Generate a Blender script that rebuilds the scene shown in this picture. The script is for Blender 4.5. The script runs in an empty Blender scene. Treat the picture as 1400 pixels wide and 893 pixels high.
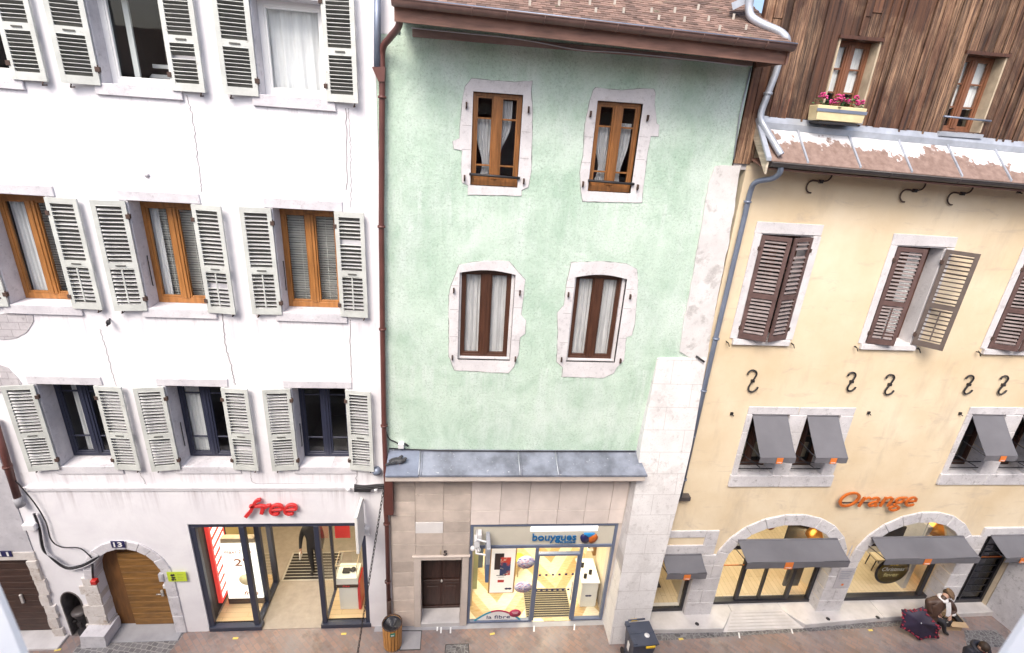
import bpy, bmesh, math, random
from mathutils import Vector, Matrix, geometry
random.seed(11)
R = math.radians
scene = bpy.context.scene
col = scene.collection

# ------------------------------------------------------------------ camera
CAM = Vector((0.0, -9.0, 11.34))
FPX = 688.9
def cam_axes():
    pitch, roll, yaw = R(20.869), R(3.803), R(6.004)
    cp, sp, c, s = math.cos(pitch), math.sin(pitch), math.cos(roll), math.sin(roll)
    r = Vector((1, 0, 0)); w = Vector((0, cp, -sp)); u = Vector((0, sp, cp))
    r2 = r*c + u*s; u2 = u*c - r*s
    Rz = Matrix.Rotation(-yaw, 3, 'Z')
    return Rz @ r2, Rz @ u2, Rz @ w
AX_R, AX_U, AX_F = cam_axes()
def ray(px, py):
    return AX_R*((px-700)/FPX) - AX_U*((py-446.5)/FPX) + AX_F
def F(px, py, Y=0.0):          # survey: point of the photograph on the vertical plane at depth Y
    d = ray(px, py); return CAM + d*((Y-CAM.y)/d.y)
def G(px, py, Z=0.0):          # survey: point of the photograph at height Z
    d = ray(px, py); return CAM + d*((Z-CAM.z)/d.z)
def FX(pts, Y=0.0): return [(F(x, y, Y).x, F(x, y, Y).z) for x, y in pts]

cd = bpy.data.cameras.new('camera'); cam = bpy.data.objects.new('camera', cd); col.objects.link(cam)
m3 = Matrix((AX_R, AX_U, -AX_F)).transposed()
cam.matrix_world = Matrix.Translation(CAM) @ m3.to_4x4()
cd.sensor_width = 36; cd.sensor_fit = 'HORIZONTAL'; cd.lens = 36*FPX/1400
cd.clip_start = 0.05; cd.clip_end = 300
cd.dof.use_dof = True; cd.dof.focus_distance = 10.5; cd.dof.aperture_fstop = 2.8
scene.camera = cam

# ------------------------------------------------------------------ world, sun
W = bpy.data.worlds.new('World'); scene.world = W; W.use_nodes = True
wn = W.node_tree; bg = wn.nodes['Background']
sky = wn.nodes.new('ShaderNodeTexSky'); sky.sky_type = 'NISHITA'; sky.sun_disc = False
SUN_EL, SUN_AZ = R(51), R(204)      # azimuth from +Y clockwise: the sun stands behind and left of the viewer
sky.sun_elevation = SUN_EL; sky.sun_rotation = SUN_AZ
sky.air_density = 1.0; sky.dust_density = 6.0; sky.ozone_density = 0.6; sky.altitude = 400
wn.links.new(sky.outputs[0], bg.inputs[0]); bg.inputs[1].default_value = 0.13
sd = bpy.data.lights.new('sun', 'SUN'); so = bpy.data.objects.new('sun', sd); col.objects.link(so)
sd.energy = 1.2; sd.angle = R(28); sd.color = (1.0, 0.95, 0.90)
to_sun = Vector((math.sin(SUN_AZ)*math.cos(SUN_EL), math.cos(SUN_AZ)*math.cos(SUN_EL), math.sin(SUN_EL)))
so.rotation_euler = to_sun.to_track_quat('Z', 'Y').to_euler()
so.location = (0, -12, 30)
vs = scene.view_settings; vs.view_transform = 'Standard'; vs.look = 'None'; vs.gamma = 1; vs.exposure = 1.16
vs.use_curve_mapping = False

# ------------------------------------------------------------------ materials
def new_mat(name):
    m = bpy.data.materials.new(name); m.use_nodes = True
    nt = m.node_tree; return m, nt, nt.nodes['Principled BSDF']
def coords(nt, scale=(1, 1, 1), rot=(0, 0, 0)):
    tc = nt.nodes.new('ShaderNodeTexCoord'); mp = nt.nodes.new('ShaderNodeMapping')
    mp.inputs['Scale'].default_value = scale; mp.inputs['Rotation'].default_value = rot
    nt.links.new(tc.outputs['Object'], mp.inputs[0]); return mp.outputs[0]
def noise(nt, vec, scale, detail=6, rough=.6, dist=0):
    n = nt.nodes.new('ShaderNodeTexNoise'); n.inputs['Scale'].default_value = scale
    n.inputs['Detail'].default_value = detail; n.inputs['Roughness'].default_value = rough
    n.inputs['Distortion'].default_value = dist
    nt.links.new(vec, n.inputs['Vector']); return n.outputs['Fac']
def ramp(nt, fac, a, b, ca=(0, 0, 0, 1), cb=(1, 1, 1, 1)):
    r = nt.nodes.new('ShaderNodeValToRGB'); e = r.color_ramp.elements
    e[0].position = a; e[1].position = b; e[0].color = ca; e[1].color = cb
    nt.links.new(fac, r.inputs[0]); return r.outputs[0]
def mix(nt, fac, a, b, mode='MIX'):
    n = nt.nodes.new('ShaderNodeMix'); n.data_type = 'RGBA'; n.blend_type = mode
    for s, v in ((n.inputs[0], fac), (n.inputs[6], a), (n.inputs[7], b)):
        if hasattr(v, 'is_linked'): nt.links.new(v, s)
        elif isinstance(v, (int, float)): s.default_value = v
        else: s.default_value = (*v[:3], 1)
    return n.outputs[2]
def mth(nt, op, a, b=0.0):
    n = nt.nodes.new('ShaderNodeMath'); n.operation = op
    for s, v in zip(n.inputs, (a, b)):
        if hasattr(v, 'is_linked'): nt.links.new(v, s)
        else: s.default_value = v
    return n.outputs[0]
def bump(nt, bs, h, strength, dist=.02, prev=None):
    n = nt.nodes.new('ShaderNodeBump'); n.inputs['Strength'].default_value = strength; n.inputs['Distance'].default_value = dist
    nt.links.new(h, n.inputs['Height'])
    if prev: nt.links.new(prev, n.inputs['Normal'])
    nt.links.new(n.outputs[0], bs.inputs['Normal']); return n.outputs[0]
def M(name, c, rough=.7, var=.14, vscale=2.5, bmp=.15, bscale=45, metal=0.0, c2=None, stretch=(1, 1, 1), island=0.0, lo=.35, hi=.68,
      spots=None, spot_scale=9, spot_at=.66, emit=0.0, spec=.5):
    m, nt, bs = new_mat(name)
    v = coords(nt, stretch)
    a = tuple(max(0, x*(1-var)) for x in c); b = c2 if c2 else tuple(min(1, x*(1+var)) for x in c)
    f = ramp(nt, noise(nt, v, vscale), lo, hi)
    out = mix(nt, f, a, b)
    if spots: out = mix(nt, ramp(nt, noise(nt, v, spot_scale, 9, .7), spot_at, spot_at+.09), out, spots)
    if island:
        g = nt.nodes.new('ShaderNodeNewGeometry')
        k = mth(nt, 'ADD', mth(nt, 'MULTIPLY', g.outputs['Random Per Island'], 2*island), 1-island)
        hs = nt.nodes.new('ShaderNodeHueSaturation'); nt.links.new(k, hs.inputs['Value']); nt.links.new(out, hs.inputs['Color']); out = hs.outputs[0]
    nt.links.new(out, bs.inputs['Base Color'])
    bs.inputs['Roughness'].default_value = rough; bs.inputs['Metallic'].default_value = metal
    bs.inputs['Specular IOR Level'].default_value = spec
    if emit:
        nt.links.new(out, bs.inputs['Emission Color']); bs.inputs['Emission Strength'].default_value = emit
    if bmp: bump(nt, bs, noise(nt, v, bscale, 5), bmp)
    return m

def plaster_white():
    m, nt, bs = new_mat('white lime render')
    v = coords(nt); vs_ = coords(nt, (1, 1, .22))
    o = mix(nt, ramp(nt, noise(nt, v, .9, 9, .65, .5), .40, .62), (.745, .73, .765), (.82, .81, .835))
    st = ramp(nt, noise(nt, vs_, 1.7, 9, .7), .62, .8)
    o = mix(nt, mth(nt, 'MULTIPLY', st, .33), o, (.55, .50, .53))
    tc = nt.nodes.new('ShaderNodeTexCoord'); sz = nt.nodes.new('ShaderNodeSeparateXYZ'); nt.links.new(tc.outputs['Object'], sz.inputs[0])
    runs = ramp(nt, noise(nt, coords(nt, (1, 1, .06)), 6.5, 6, .7), .50, .68)
    for zs in (11.5, 7.88, 4.5, 4.05):                 # rain runs left by each row of sills
        fade = mth(nt, 'MULTIPLY', mth(nt, 'LESS_THAN', sz.outputs[2], zs), mth(nt, 'MAXIMUM', mth(nt, 'SUBTRACT', 1, mth(nt, 'MULTIPLY', mth(nt, 'SUBTRACT', zs, sz.outputs[2]), 1.5)), 0))
        o = mix(nt, mth(nt, 'MULTIPLY', mth(nt, 'MULTIPLY', fade, runs), .6), o, (.42, .38, .40))
    sp = ramp(nt, noise(nt, v, 7, 8, .75), .70, .76)
    o = mix(nt, mth(nt, 'MULTIPLY', sp, .35), o, (.50, .46, .47))
    nt.links.new(o, bs.inputs['Base Color']); bs.inputs['Roughness'].default_value = .9
    b1 = bump(nt, bs, noise(nt, v, 55, 4), .12, .01); bump(nt, bs, noise(nt, v, 2.2, 3), .35, .03, b1)
    return m
def plaster_green():
    m, nt, bs = new_mat('green roughcast')
    v = coords(nt); vst = coords(nt, (1, 1, .35))
    o = mix(nt, ramp(nt, noise(nt, v, .9, 9, .7, .5), .38, .60), (.43, .585, .47), (.61, .745, .64))
    o = mix(nt, mth(nt, 'MULTIPLY', ramp(nt, noise(nt, vst, 1.3, 9, .7), .49, .65), .50), o, (.74, .81, .78))
    tc = nt.nodes.new('ShaderNodeTexCoord'); sz = nt.nodes.new('ShaderNodeSeparateXYZ'); nt.links.new(tc.outputs['Object'], sz.inputs[0])
    runs = ramp(nt, noise(nt, coords(nt, (1, 1, .07)), 5.5, 6, .7), .50, .64)
    for zs in (10.33, 7.02):                          # lime washed out of the sills
        fade = mth(nt, 'MULTIPLY', mth(nt, 'LESS_THAN', sz.outputs[2], zs), mth(nt, 'MAXIMUM', mth(nt, 'SUBTRACT', 1, mth(nt, 'MULTIPLY', mth(nt, 'SUBTRACT', zs, sz.outputs[2]), .8)), 0))
        o = mix(nt, mth(nt, 'MULTIPLY', mth(nt, 'MULTIPLY', fade, runs), .5), o, (.76, .81, .79))
    pit = ramp(nt, noise(nt, v, 24, 12, .88), .50, .60)
    big = ramp(nt, noise(nt, v, 1.7, 8, .7, .4), .30, .62, (.18, .18, .18, 1))
    o = mix(nt, mth(nt, 'MULTIPLY', mth(nt, 'MULTIPLY', pit, big), .72), o, (.15, .24, .17))
    nt.links.new(o, bs.inputs['Base Color']); bs.inputs['Roughness'].default_value = .95
    b1 = bump(nt, bs, noise(nt, v, 38, 8, .7), .75, .025); bump(nt, bs, noise(nt, v, 5, 4), .4, .03, b1)
    return m
def plaster_yellow():
    m, nt, bs = new_mat('ochre render')
    v = coords(nt); vst = coords(nt, (1, 1, .3)); vsd = coords(nt, (.45, 1, 1.6))
    o = mix(nt, ramp(nt, noise(nt, v, .6, 7), .35, .68), (.68, .545, .36), (.79, .68, .505))
    o = mix(nt, mth(nt, 'MULTIPLY', ramp(nt, noise(nt, vst, 1.3, 8, .65), .54, .74), .6), o, (.46, .37, .27))
    o = mix(nt, mth(nt, 'MULTIPLY', ramp(nt, noise(nt, vsd, 2.4, 9, .7, .6), .56, .70), .55), o, (.48, .385, .30))
    nt.links.new(o, bs.inputs['Base Color']); bs.inputs['Roughness'].default_value = .9
    b1 = bump(nt, bs, noise(nt, v, 45, 5), .15, .01); bump(nt, bs, noise(nt, v, 1.8, 4), .3, .04, b1)
    return m
def paving():
    m, nt, bs = new_mat('worn street pavers')
    v = coords(nt, (1, 1, 1), (0, 0, R(45)))
    br = nt.nodes.new('ShaderNodeTexBrick'); nt.links.new(v, br.inputs['Vector'])
    br.inputs['Color1'].default_value = (.30, .19, .15, 1); br.inputs['Color2'].default_value = (.20, .145, .128, 1)
    br.inputs['Mortar'].default_value = (.19, .165, .155, 1); br.inputs['Scale'].default_value = 1
    br.inputs['Mortar Size'].default_value = .008; br.inputs['Brick Width'].default_value = .22; br.inputs['Row Height'].default_value = .11
    br.inputs['Bias'].default_value = -.1
    o = mix(nt, ramp(nt, noise(nt, v, 1.1, 9, .7), .38, .62), br.outputs[0], mix(nt, .55, br.outputs[0], (.25, .245, .265)))
    o = mix(nt, mth(nt, 'MULTIPLY', ramp(nt, noise(nt, v, 2.6, 9, .7), .52, .68), .5), o, (.055, .047, .046))
    nt.links.new(o, bs.inputs['Base Color'])
    nt.links.new(ramp(nt, noise(nt, v, 1.4, 5), .35, .65, (.28, .28, .28, 1), (.7, .7, .7, 1)), bs.inputs['Roughness'])
    b1 = bump(nt, bs, br.outputs['Fac'], -.5, .01); bump(nt, bs, noise(nt, v, 30, 6), .35, .01, b1)
    return m
def cobbles(name='grey cobbles', sc=7):
    m, nt, bs = new_mat(name); v = coords(nt)
    vo = nt.nodes.new('ShaderNodeTexVoronoi'); vo.feature = 'DISTANCE_TO_EDGE'; vo.inputs['Scale'].default_value = sc
    nt.links.new(v, vo.inputs['Vector'])
    e = ramp(nt, vo.outputs[0], .03, .10)
    vc = nt.nodes.new('ShaderNodeTexVoronoi'); vc.inputs['Scale'].default_value = sc; nt.links.new(v, vc.inputs['Vector'])
    sep = nt.nodes.new('ShaderNodeSeparateColor'); nt.links.new(vc.outputs['Color'], sep.inputs[0])
    o = mix(nt, sep.outputs[0], (.09, .085, .09), (.17, .165, .168))
    o = mix(nt, e, (.24, .235, .235), o)
    nt.links.new(o, bs.inputs['Base Color']); bs.inputs['Roughness'].default_value = .5
    bump(nt, bs, e, .6, .015); return m
def setts():
    m, nt, bs = new_mat('square street setts'); v = coords(nt, (1, 1, 1), (0, 0, R(12)))
    n2 = nt.nodes.new('ShaderNodeTexNoise'); n2.inputs['Scale'].default_value = 5; nt.links.new(v, n2.inputs['Vector'])
    v2 = mix(nt, .06, v, n2.outputs['Color'])
    br = nt.nodes.new('ShaderNodeTexBrick'); nt.links.new(v2, br.inputs['Vector'])
    br.inputs['Color1'].default_value = (.20, .195, .20, 1); br.inputs['Color2'].default_value = (.125, .12, .125, 1); br.inputs['Mortar'].default_value = (.31, .30, .29, 1)
    for k, val in (('Scale', 1), ('Mortar Size', .010), ('Brick Width', .12), ('Row Height', .10), ('Mortar Smooth', .3)): br.inputs[k].default_value = val
    nt.links.new(br.outputs[0], bs.inputs['Base Color']); bs.inputs['Roughness'].default_value = .5
    bump(nt, bs, br.outputs['Fac'], -.6, .015); return m
def stone(name, ca, cb, dark, courses=None, rough=.85, da=.6, patch=0):
    m, nt, bs = new_mat(name); v = coords(nt)
    o = mix(nt, ramp(nt, noise(nt, v, 1.8, 8, .65), .34, .68), ca, cb)
    o = mix(nt, mth(nt, 'MULTIPLY', ramp(nt, noise(nt, v, 5.5, 12, .82), .54, .66), da), o, dark)
    o = mix(nt, mth(nt, 'MULTIPLY', ramp(nt, noise(nt, v, 38, 6, .8), .56, .66), da*.7), o, dark)
    if patch: o = mix(nt, mth(nt, 'MULTIPLY', ramp(nt, noise(nt, v, 2.0, 7, .6, .2), .54, .60), patch), o, mix(nt, ramp(nt, noise(nt, v, 16, 8, .8), .42, .6), (.27, .25, .24), (.52, .50, .48)))
    b0 = None
    if courses:
        v2 = coords(nt, (1, 1, 1), (R(90), 0, 0))
        br = nt.nodes.new('ShaderNodeTexBrick'); nt.links.new(v2, br.inputs['Vector'])
        for k, val in (('Scale', 1), ('Mortar Size', .007), ('Brick Width', courses[0]), ('Row Height', courses[1]), ('Mortar Smooth', .4)):
            br.inputs[k].default_value = val
        o = mix(nt, mth(nt, 'MULTIPLY', br.outputs['Fac'], .55), o, dark)
        b0 = bump(nt, bs, br.outputs['Fac'], -.5, .012)
    nt.links.new(o, bs.inputs['Base Color']); bs.inputs['Roughness'].default_value = rough
    b1 = bump(nt, bs, noise(nt, v, 22, 8, .7), .35, .012, b0)
    return m
def wood_planks():
    m, nt, bs = new_mat('weathered brown boards')
    v = coords(nt, (14, 14, .55)); vb = coords(nt, (1, 1, .6)); vf = coords(nt, (60, 60, 1.6))
    g = nt.nodes.new('ShaderNodeNewGeometry')
    o = mix(nt, ramp(nt, noise(nt, v, 1.2, 7, .7), .36, .64), (.024, .012, .010), (.125, .054, .028))
    o = mix(nt, ramp(nt, noise(nt, vb, .9, 8, .7, .5), .44, .60), o, mix(nt, ramp(nt, noise(nt, vf, 1, 7, .75), .42, .58), (.04, .019, .013), (.35, .215, .13)))
    o = mix(nt, mth(nt, 'MULTIPLY', ramp(nt, noise(nt, coords(nt, (4, 4, .5)), 1.3, 8, .7), .57, .70), .75), o, (.018, .011, .010))
    hs = nt.nodes.new('ShaderNodeHueSaturation'); nt.links.new(o, hs.inputs['Color'])
    nt.links.new(mth(nt, 'ADD', mth(nt, 'MULTIPLY', g.outputs['Random Per Island'], .9), .5), hs.inputs['Value'])
    nt.links.new(hs.outputs[0], bs.inputs['Base Color']); bs.inputs['Roughness'].default_value = .75
    bump(nt, bs, noise(nt, vf, 1, 6), .5, .01); return m
def tin():
    m, nt, bs = new_mat('peeling painted sheet metal'); v = coords(nt); vs_ = coords(nt, (3.2, 3.2, .9))
    tc = nt.nodes.new('ShaderNodeTexCoord'); sx = nt.nodes.new('ShaderNodeSeparateXYZ'); nt.links.new(tc.outputs['Object'], sx.inputs[0])
    # paint survives low on the sheet, peeled bare higher up
    h = mth(nt, 'ADD', sx.outputs[2], mth(nt, 'MULTIPLY', sx.outputs[0], .022))
    k = mth(nt, 'ADD', mth(nt, 'MULTIPLY', mth(nt, 'SUBTRACT', h, 11.62), 1.9), mth(nt, 'MULTIPLY', mth(nt, 'SUBTRACT', noise(nt, v, 1.1, 4), .5), 2.3))
    k = mth(nt, 'ADD', k, mth(nt, 'MULTIPLY', mth(nt, 'SUBTRACT', noise(nt, vs_, 3.5, 6, .6), .5), .9))
    f = ramp(nt, k, -.10, .10)
    rust = mix(nt, ramp(nt, noise(nt, v, 9, 8), .35, .65), (.19, .125, .10), (.29, .205, .17))
    bare = mix(nt, ramp(nt, noise(nt, v, 3, 6), .35, .7), (.62, .62, .64), (.82, .82, .82))
    nt.links.new(mix(nt, f, rust, bare), bs.inputs['Base Color'])
    bs.inputs['Roughness'].default_value = .55; bump(nt, bs, noise(nt, v, 3, 4), .2, .02); return m
def glass(name='window glass', tint=(.93, .95, .95), refl=1.0):
    m = bpy.data.materials.new(name); m.use_nodes = True; nt = m.node_tree; nt.nodes.remove(nt.nodes['Principled BSDF'])
    tr = nt.nodes.new('ShaderNodeBsdfTransparent'); tr.inputs[0].default_value = (*tint, 1)
    gl = nt.nodes.new('ShaderNodeBsdfGlossy'); gl.inputs['Roughness'].default_value = .015
    fr = nt.nodes.new('ShaderNodeFresnel'); fr.inputs[0].default_value = 1.5
    mx = nt.nodes.new('ShaderNodeMixShader')
    v = coords(nt); bm_ = nt.nodes.new('ShaderNodeBump'); bm_.inputs['Strength'].default_value = .05; bm_.inputs['Distance'].default_value = .02
    nt.links.new(noise(nt, v, 3, 2), bm_.inputs['Height']); nt.links.new(bm_.outputs[0], gl.inputs['Normal'])
    gm = nt.nodes.new('ShaderNodeNewGeometry')   # the back face of the thin pane only lets light through
    nt.links.new(mth(nt, 'MULTIPLY', mth(nt, 'MULTIPLY', fr.outputs[0], refl), mth(nt, 'SUBTRACT', 1.0, gm.outputs['Backfacing'])), mx.inputs[0]); nt.links.new(tr.outputs[0], mx.inputs[1]); nt.links.new(gl.outputs[0], mx.inputs[2])
    nt.links.new(mx.outputs[0], nt.nodes['Material Output'].inputs[0]); return m
def chevron():
    m, nt, bs = new_mat('chevron floor'); v = coords(nt); sx = nt.nodes.new('ShaderNodeSeparateXYZ'); nt.links.new(v, sx.inputs[0])
    z = mth(nt, 'ABSOLUTE', mth(nt, 'SUBTRACT', mth(nt, 'FRACT', mth(nt, 'MULTIPLY', mth(nt, 'ADD', sx.outputs[0], 10.2), .62)), .5))
    t = mth(nt, 'FRACT', mth(nt, 'ADD', mth(nt, 'MULTIPLY', sx.outputs[1], .8), mth(nt, 'MULTIPLY', z, 1.9)))
    a = ramp(nt, t, .40, .42); b = ramp(nt, t, .72, .74)
    o = mix(nt, a, (.74, .66, .50), (.40, .25, .09)); o = mix(nt, b, o, (.56, .42, .22))
    o = mix(nt, .25, o, mix(nt, ramp(nt, noise(nt, coords(nt, (2, 14, 1)), 3, 5), .4, .6), (.45, .32, .15), (.85, .78, .62)))
    nt.links.new(o, bs.inputs['Base Color']); bs.inputs['Roughness'].default_value = .35; return m
def parquet(name, c1, c2, rot=0):
    m, nt, bs = new_mat(name); v = coords(nt, (1, 1, 1), (0, 0, rot))
    br = nt.nodes.new('ShaderNodeTexBrick'); nt.links.new(v, br.inputs['Vector'])
    br.inputs['Color1'].default_value = (*c1, 1); br.inputs['Color2'].default_value = (*c2, 1); br.inputs['Mortar'].default_value = (*[x*.5 for x in c1], 1)
    for k, val in (('Scale', 1), ('Mortar Size', .004), ('Brick Width', 1.1), ('Row Height', .13)): br.inputs[k].default_value = val
    nt.links.new(mix(nt, mth(nt, 'MULTIPLY', noise(nt, coords(nt, (2, 18, 1)), 3, 5), .35), br.outputs[0], c2), bs.inputs['Base Color'])
    bs.inputs['Roughness'].default_value = .35; return m
def blotch_print():
    m, nt, bs = new_mat('speckled sticker print'); v = coords(nt, (1, 1, 3))
    o = mix(nt, ramp(nt, noise(nt, v, 16, 2), .52, .55), (.96, .94, .96), (.30, .32, .62))
    o = mix(nt, ramp(nt, noise(nt, v, 21, 2), .56, .60), o, (.80, .30, .36))
    nt.links.new(o, bs.inputs['Base Color']); return m
def gradient_phone():
    m, nt, bs = new_mat('phone screen picture'); v = coords(nt)
    o = mix(nt, ramp(nt, noise(nt, v, 3.2, 2), .42, .55), (.75, .07, .05), (.05, .07, .20))
    o = mix(nt, ramp(nt, noise(nt, v, 5.3, 2), .55, .66), o, (.9, .75, .62))
    nt.links.new(o, bs.inputs['Base Color']); bs.inputs['Roughness'].default_value = .25; return m

m_white = plaster_white(); m_green = plaster_green(); m_yellow = plaster_yellow(); m_pave = paving(); m_cob = setts()
m_cob2 = cobbles('small kerb setts', 10)
m_stw = stone('lilac grey limestone', (.52, .505, .535), (.71, .695, .72), (.24, .225, .25))
m_stp = stone('pale limestone surround', (.58, .56, .57), (.73, .71, .715), (.28, .26, .265), da=.6)
m_sty = stone('white mottled limestone', (.53, .515, .535), (.70, .685, .70), (.17, .16, .165), da=.75)
m_stq = stone('white dressed stone', (.68, .66, .655), (.80, .785, .78), (.36, .33, .32), (.95, .52), da=.65, patch=.22)
m_quoin = stone('flaking limewash', (.60, .58, .57), (.74, .725, .715), (.36, .335, .33), None, da=.5, patch=.6)
m_jamb = stone('brown stained rubble', (.52, .47, .43), (.74, .71, .69), (.26, .17, .10), None, da=.8)
m_rub = stone('bare rubble stone', (.40, .38, .40), (.60, .57, .58), (.18, .16, .17), (.30, .14), da=.7)
m_grey = stone('grey stained render', (.42, .41, .44), (.56, .55, .58), (.30, .28, .30))
m_tile1 = M('beige stone slabs', (.57, .49, .43), .6, .14, 2.2, .12, island=.16, spots=(.22, .17, .14), spot_at=.64, spot_scale=4)
m_tile2 = M('pinkish stone slabs', (.70, .62, .575), .55, .10, 2, .08, island=.07, spots=(.46, .38, .34), spot_at=.68)
m_tilew = M('white stone slab', (.74, .72, .71), .5, .05)
m_dsur = M('cream stone door surround', (.58, .51, .46), .6, .12, 2, .08)
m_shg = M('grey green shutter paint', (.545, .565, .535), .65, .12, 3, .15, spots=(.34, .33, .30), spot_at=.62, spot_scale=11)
m_slat = M('shade darkened louvre paint', (.105, .105, .095), .7, .14, 6, .1)  # shade of the slat undersides put into the colour, darker than the shutter paint
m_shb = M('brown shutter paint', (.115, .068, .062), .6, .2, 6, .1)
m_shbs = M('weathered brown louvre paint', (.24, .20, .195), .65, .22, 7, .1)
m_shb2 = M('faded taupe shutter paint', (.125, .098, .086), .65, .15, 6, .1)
m_honey = M('honey varnished timber', (.36, .155, .045), .4, .25, 3, .05, stretch=(6, 6, .7))
m_honey2 = M('brown varnished timber', (.27, .112, .034), .4, .3, 3, .05, stretch=(6, 6, .7))
m_plank = M('weathered pink grey timber', (.33, .235, .205), .8, .3, 3, .1, stretch=(.5, 3, 3))
m_dkbr = M('dark brown timber', (.075, .030, .017), .45, .25, 3, .05, stretch=(6, 6, .7))
m_red = M('red brown timber', (.20, .085, .045), .45, .25, 3, .05, stretch=(6, 6, .7))
m_navy = M('dark blue grey joinery paint', (.026, .030, .056), .4, .1)
m_pvc = M('white window plastic', (.86, .86, .85), .35, .03, bmp=0)
m_glass = glass(); m_sglass = glass('shop glass', (.97, .98, .97), 1.0)
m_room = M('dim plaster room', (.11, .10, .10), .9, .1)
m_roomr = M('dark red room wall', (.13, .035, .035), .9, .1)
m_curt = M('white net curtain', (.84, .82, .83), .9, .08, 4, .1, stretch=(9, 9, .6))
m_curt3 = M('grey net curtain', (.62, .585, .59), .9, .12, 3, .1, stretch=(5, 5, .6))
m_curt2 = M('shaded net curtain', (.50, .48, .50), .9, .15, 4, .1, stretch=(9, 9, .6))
m_blind = M('pale blind slats', (.82, .80, .76), .5, .05, bmp=0)
m_iron = M('black wrought iron', (.022, .020, .022), .55, .2)
m_rust = M('rusty iron', (.075, .045, .035), .8, .3, 10)
m_pipeb = M('brown painted pipe', (.115, .042, .035), .45, .15, 3, .05)
m_pipeg = M('blue grey zinc pipe', (.20, .235, .31), .42, .12, 3, .05, metal=.35)
m_zincl = M('pale zinc pipe', (.42, .45, .50), .4, .15, 4, .05, metal=.35)
m_gutb = M('brown painted gutter', (.17, .10, .085), .45, .2, 4, .05, spots=(.28, .25, .25), spot_at=.66, spot_scale=4)
m_gutd = M('dark gutter', (.075, .065, .065), .45, .2, 4, .05)
m_zinc = M('weathered zinc sheet', (.20, .22, .27), .5, .35, 2.4, .15, spots=(.66, .68, .70), spot_at=.62, spot_scale=16, metal=.15)
m_zinc2 = M('bluish zinc sheet', (.19, .22, .29), .5, .18, 3, .1, spots=(.7, .72, .74), spot_at=.67, spot_scale=16, metal=.15)
m_fasc = M('brown eaves boards', (.22, .115, .085), .65, .3, 4, .1, stretch=(.5, 3, 3), spots=(.33, .26, .24), spot_at=.62, spot_scale=3)
m_tilr = M('red clay tiles', (.205, .132, .105), .85, .25, 3, .15, island=.4, spots=(.20, .185, .12), spot_at=.60, spot_scale=3)
m_moss = M('snow hook metal', (.44, .40, .35), .5, .1)
m_wood = wood_planks(); m_tin = tin()
m_tanr = M('tan stone reveal', (.46, .38, .27), .85, .25, 3)
m_doorw = M('orange brown plank door', (.235, .115, .028), .5, .32, 2.5, .2, stretch=(1.2, 1, 7), spots=(.10, .065, .04), spot_at=.66, spot_scale=2.5)
m_doord = M('dark plank door', (.055, .028, .020), .55, .3, 2.5, .2, stretch=(1.2, 1, 7))
m_doorb = M('carved dark door', (.05, .024, .019), .4, .25, 4, .05, stretch=(5, 5, .7))
m_slate = M('slate blue metal frame', (.030, .036, .062), .4, .08, bmp=0)
m_blue = M('grey blue metal frame', (.13, .16, .24), .4, .08, bmp=0)
m_blk = M('black metal frame', (.018, .018, .024), .35, .1, bmp=0)
m_sign_r = M('red sign plastic', (.62, .035, .035), .35, .06, bmp=0)
m_sign_o = M('orange sign plastic', (.52, .125, .018), .4, .06, bmp=0)
m_sign_od = M('dark orange letter sides', (.30, .055, .008), .4, .06, bmp=0)
m_sign_b = M('blue sign plastic', (.012, .135, .33), .35, .06, bmp=0)
m_sign_n = M('navy sign plastic', (.02, .022, .10), .35, .06, bmp=0)
m_cream = M('cream sign panel', (.62, .585, .49), .4, .04, bmp=0)
m_paper = M('white paper', (.80, .79, .77), .6, .03, bmp=0)
m_orange = M('orange print', (.72, .20, .04), .6, .05, bmp=0)
m_awn = M('grey awning canvas', (.135, .135, .152), .85, .10, 1.3, .12, bscale=120)
m_awnd = M('dark awning edge', (.15, .148, .165), .85, .1)
m_cable = M('black cable', (.02, .018, .022), .5, .1, bmp=0)
m_cablew = M('white cable', (.72, .71, .74), .5, .05, bmp=0)
m_box = M('white plastic box', (.72, .72, .73), .4, .05, bmp=0)
m_redbox = M('red plastic box', (.50, .025, .02), .4, .05, bmp=0)
m_yel = M('yellow plastic', (.75, .48, .03), .5, .05, bmp=0)
m_ynot = M('lime notice', (.55, .68, .05), .5, .05, bmp=0)
m_plate = M('dark blue enamel', (.018, .018, .085), .3, .05, bmp=0)
m_ink = M('dark print', (.03, .025, .03), .6, .05, bmp=0)
m_binw = M('orange brown bin slats', (.52, .25, .07), .5, .2, 3, .05, stretch=(6, 6, .7), island=.15)
m_binbag = M('black bin bag', (.03, .03, .035), .3, .2, 14, .6, bscale=14)
m_whee = M('dark blue grey bin plastic', (.055, .065, .095), .45, .15, 3, .05)
m_step = M('worn pale stone step', (.55, .53, .53), .6, .14, 2, .1, spots=(.34, .32, .32), spot_at=.64)
m_stepg = M('grey concrete', (.34, .34, .36), .7, .15, 2, .1)
m_met = M('bare aluminium', (.62, .60, .57), .35, .1, metal=.5)
m_mark_w = M('white road paint', (.75, .75, .75), .6, .1, 12)
m_mark_y = M('yellow road paint', (.72, .56, .14), .6, .1, 12)
m_grate = M('cast iron cover', (.055, .052, .052), .6, .2)
m_flw = M('pink geranium petals', (.55, .05, .20), .6, .3, 20, island=.45)
m_leaf = M('geranium leaves', (.055, .12, .04), .6, .3, 20, island=.4)
m_fbox = M('pale yellow window box', (.66, .56, .33), .6, .1, 4)
m_matd = M('black rubber', (.02, .018, .018), .7, .1)
m_free_wall = M('olive shop wall', (.42, .32, .13), .7, .06, bmp=0)
m_free_floor = M('grey shop floor', (.32, .285, .25), .45, .1, 6)
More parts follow.
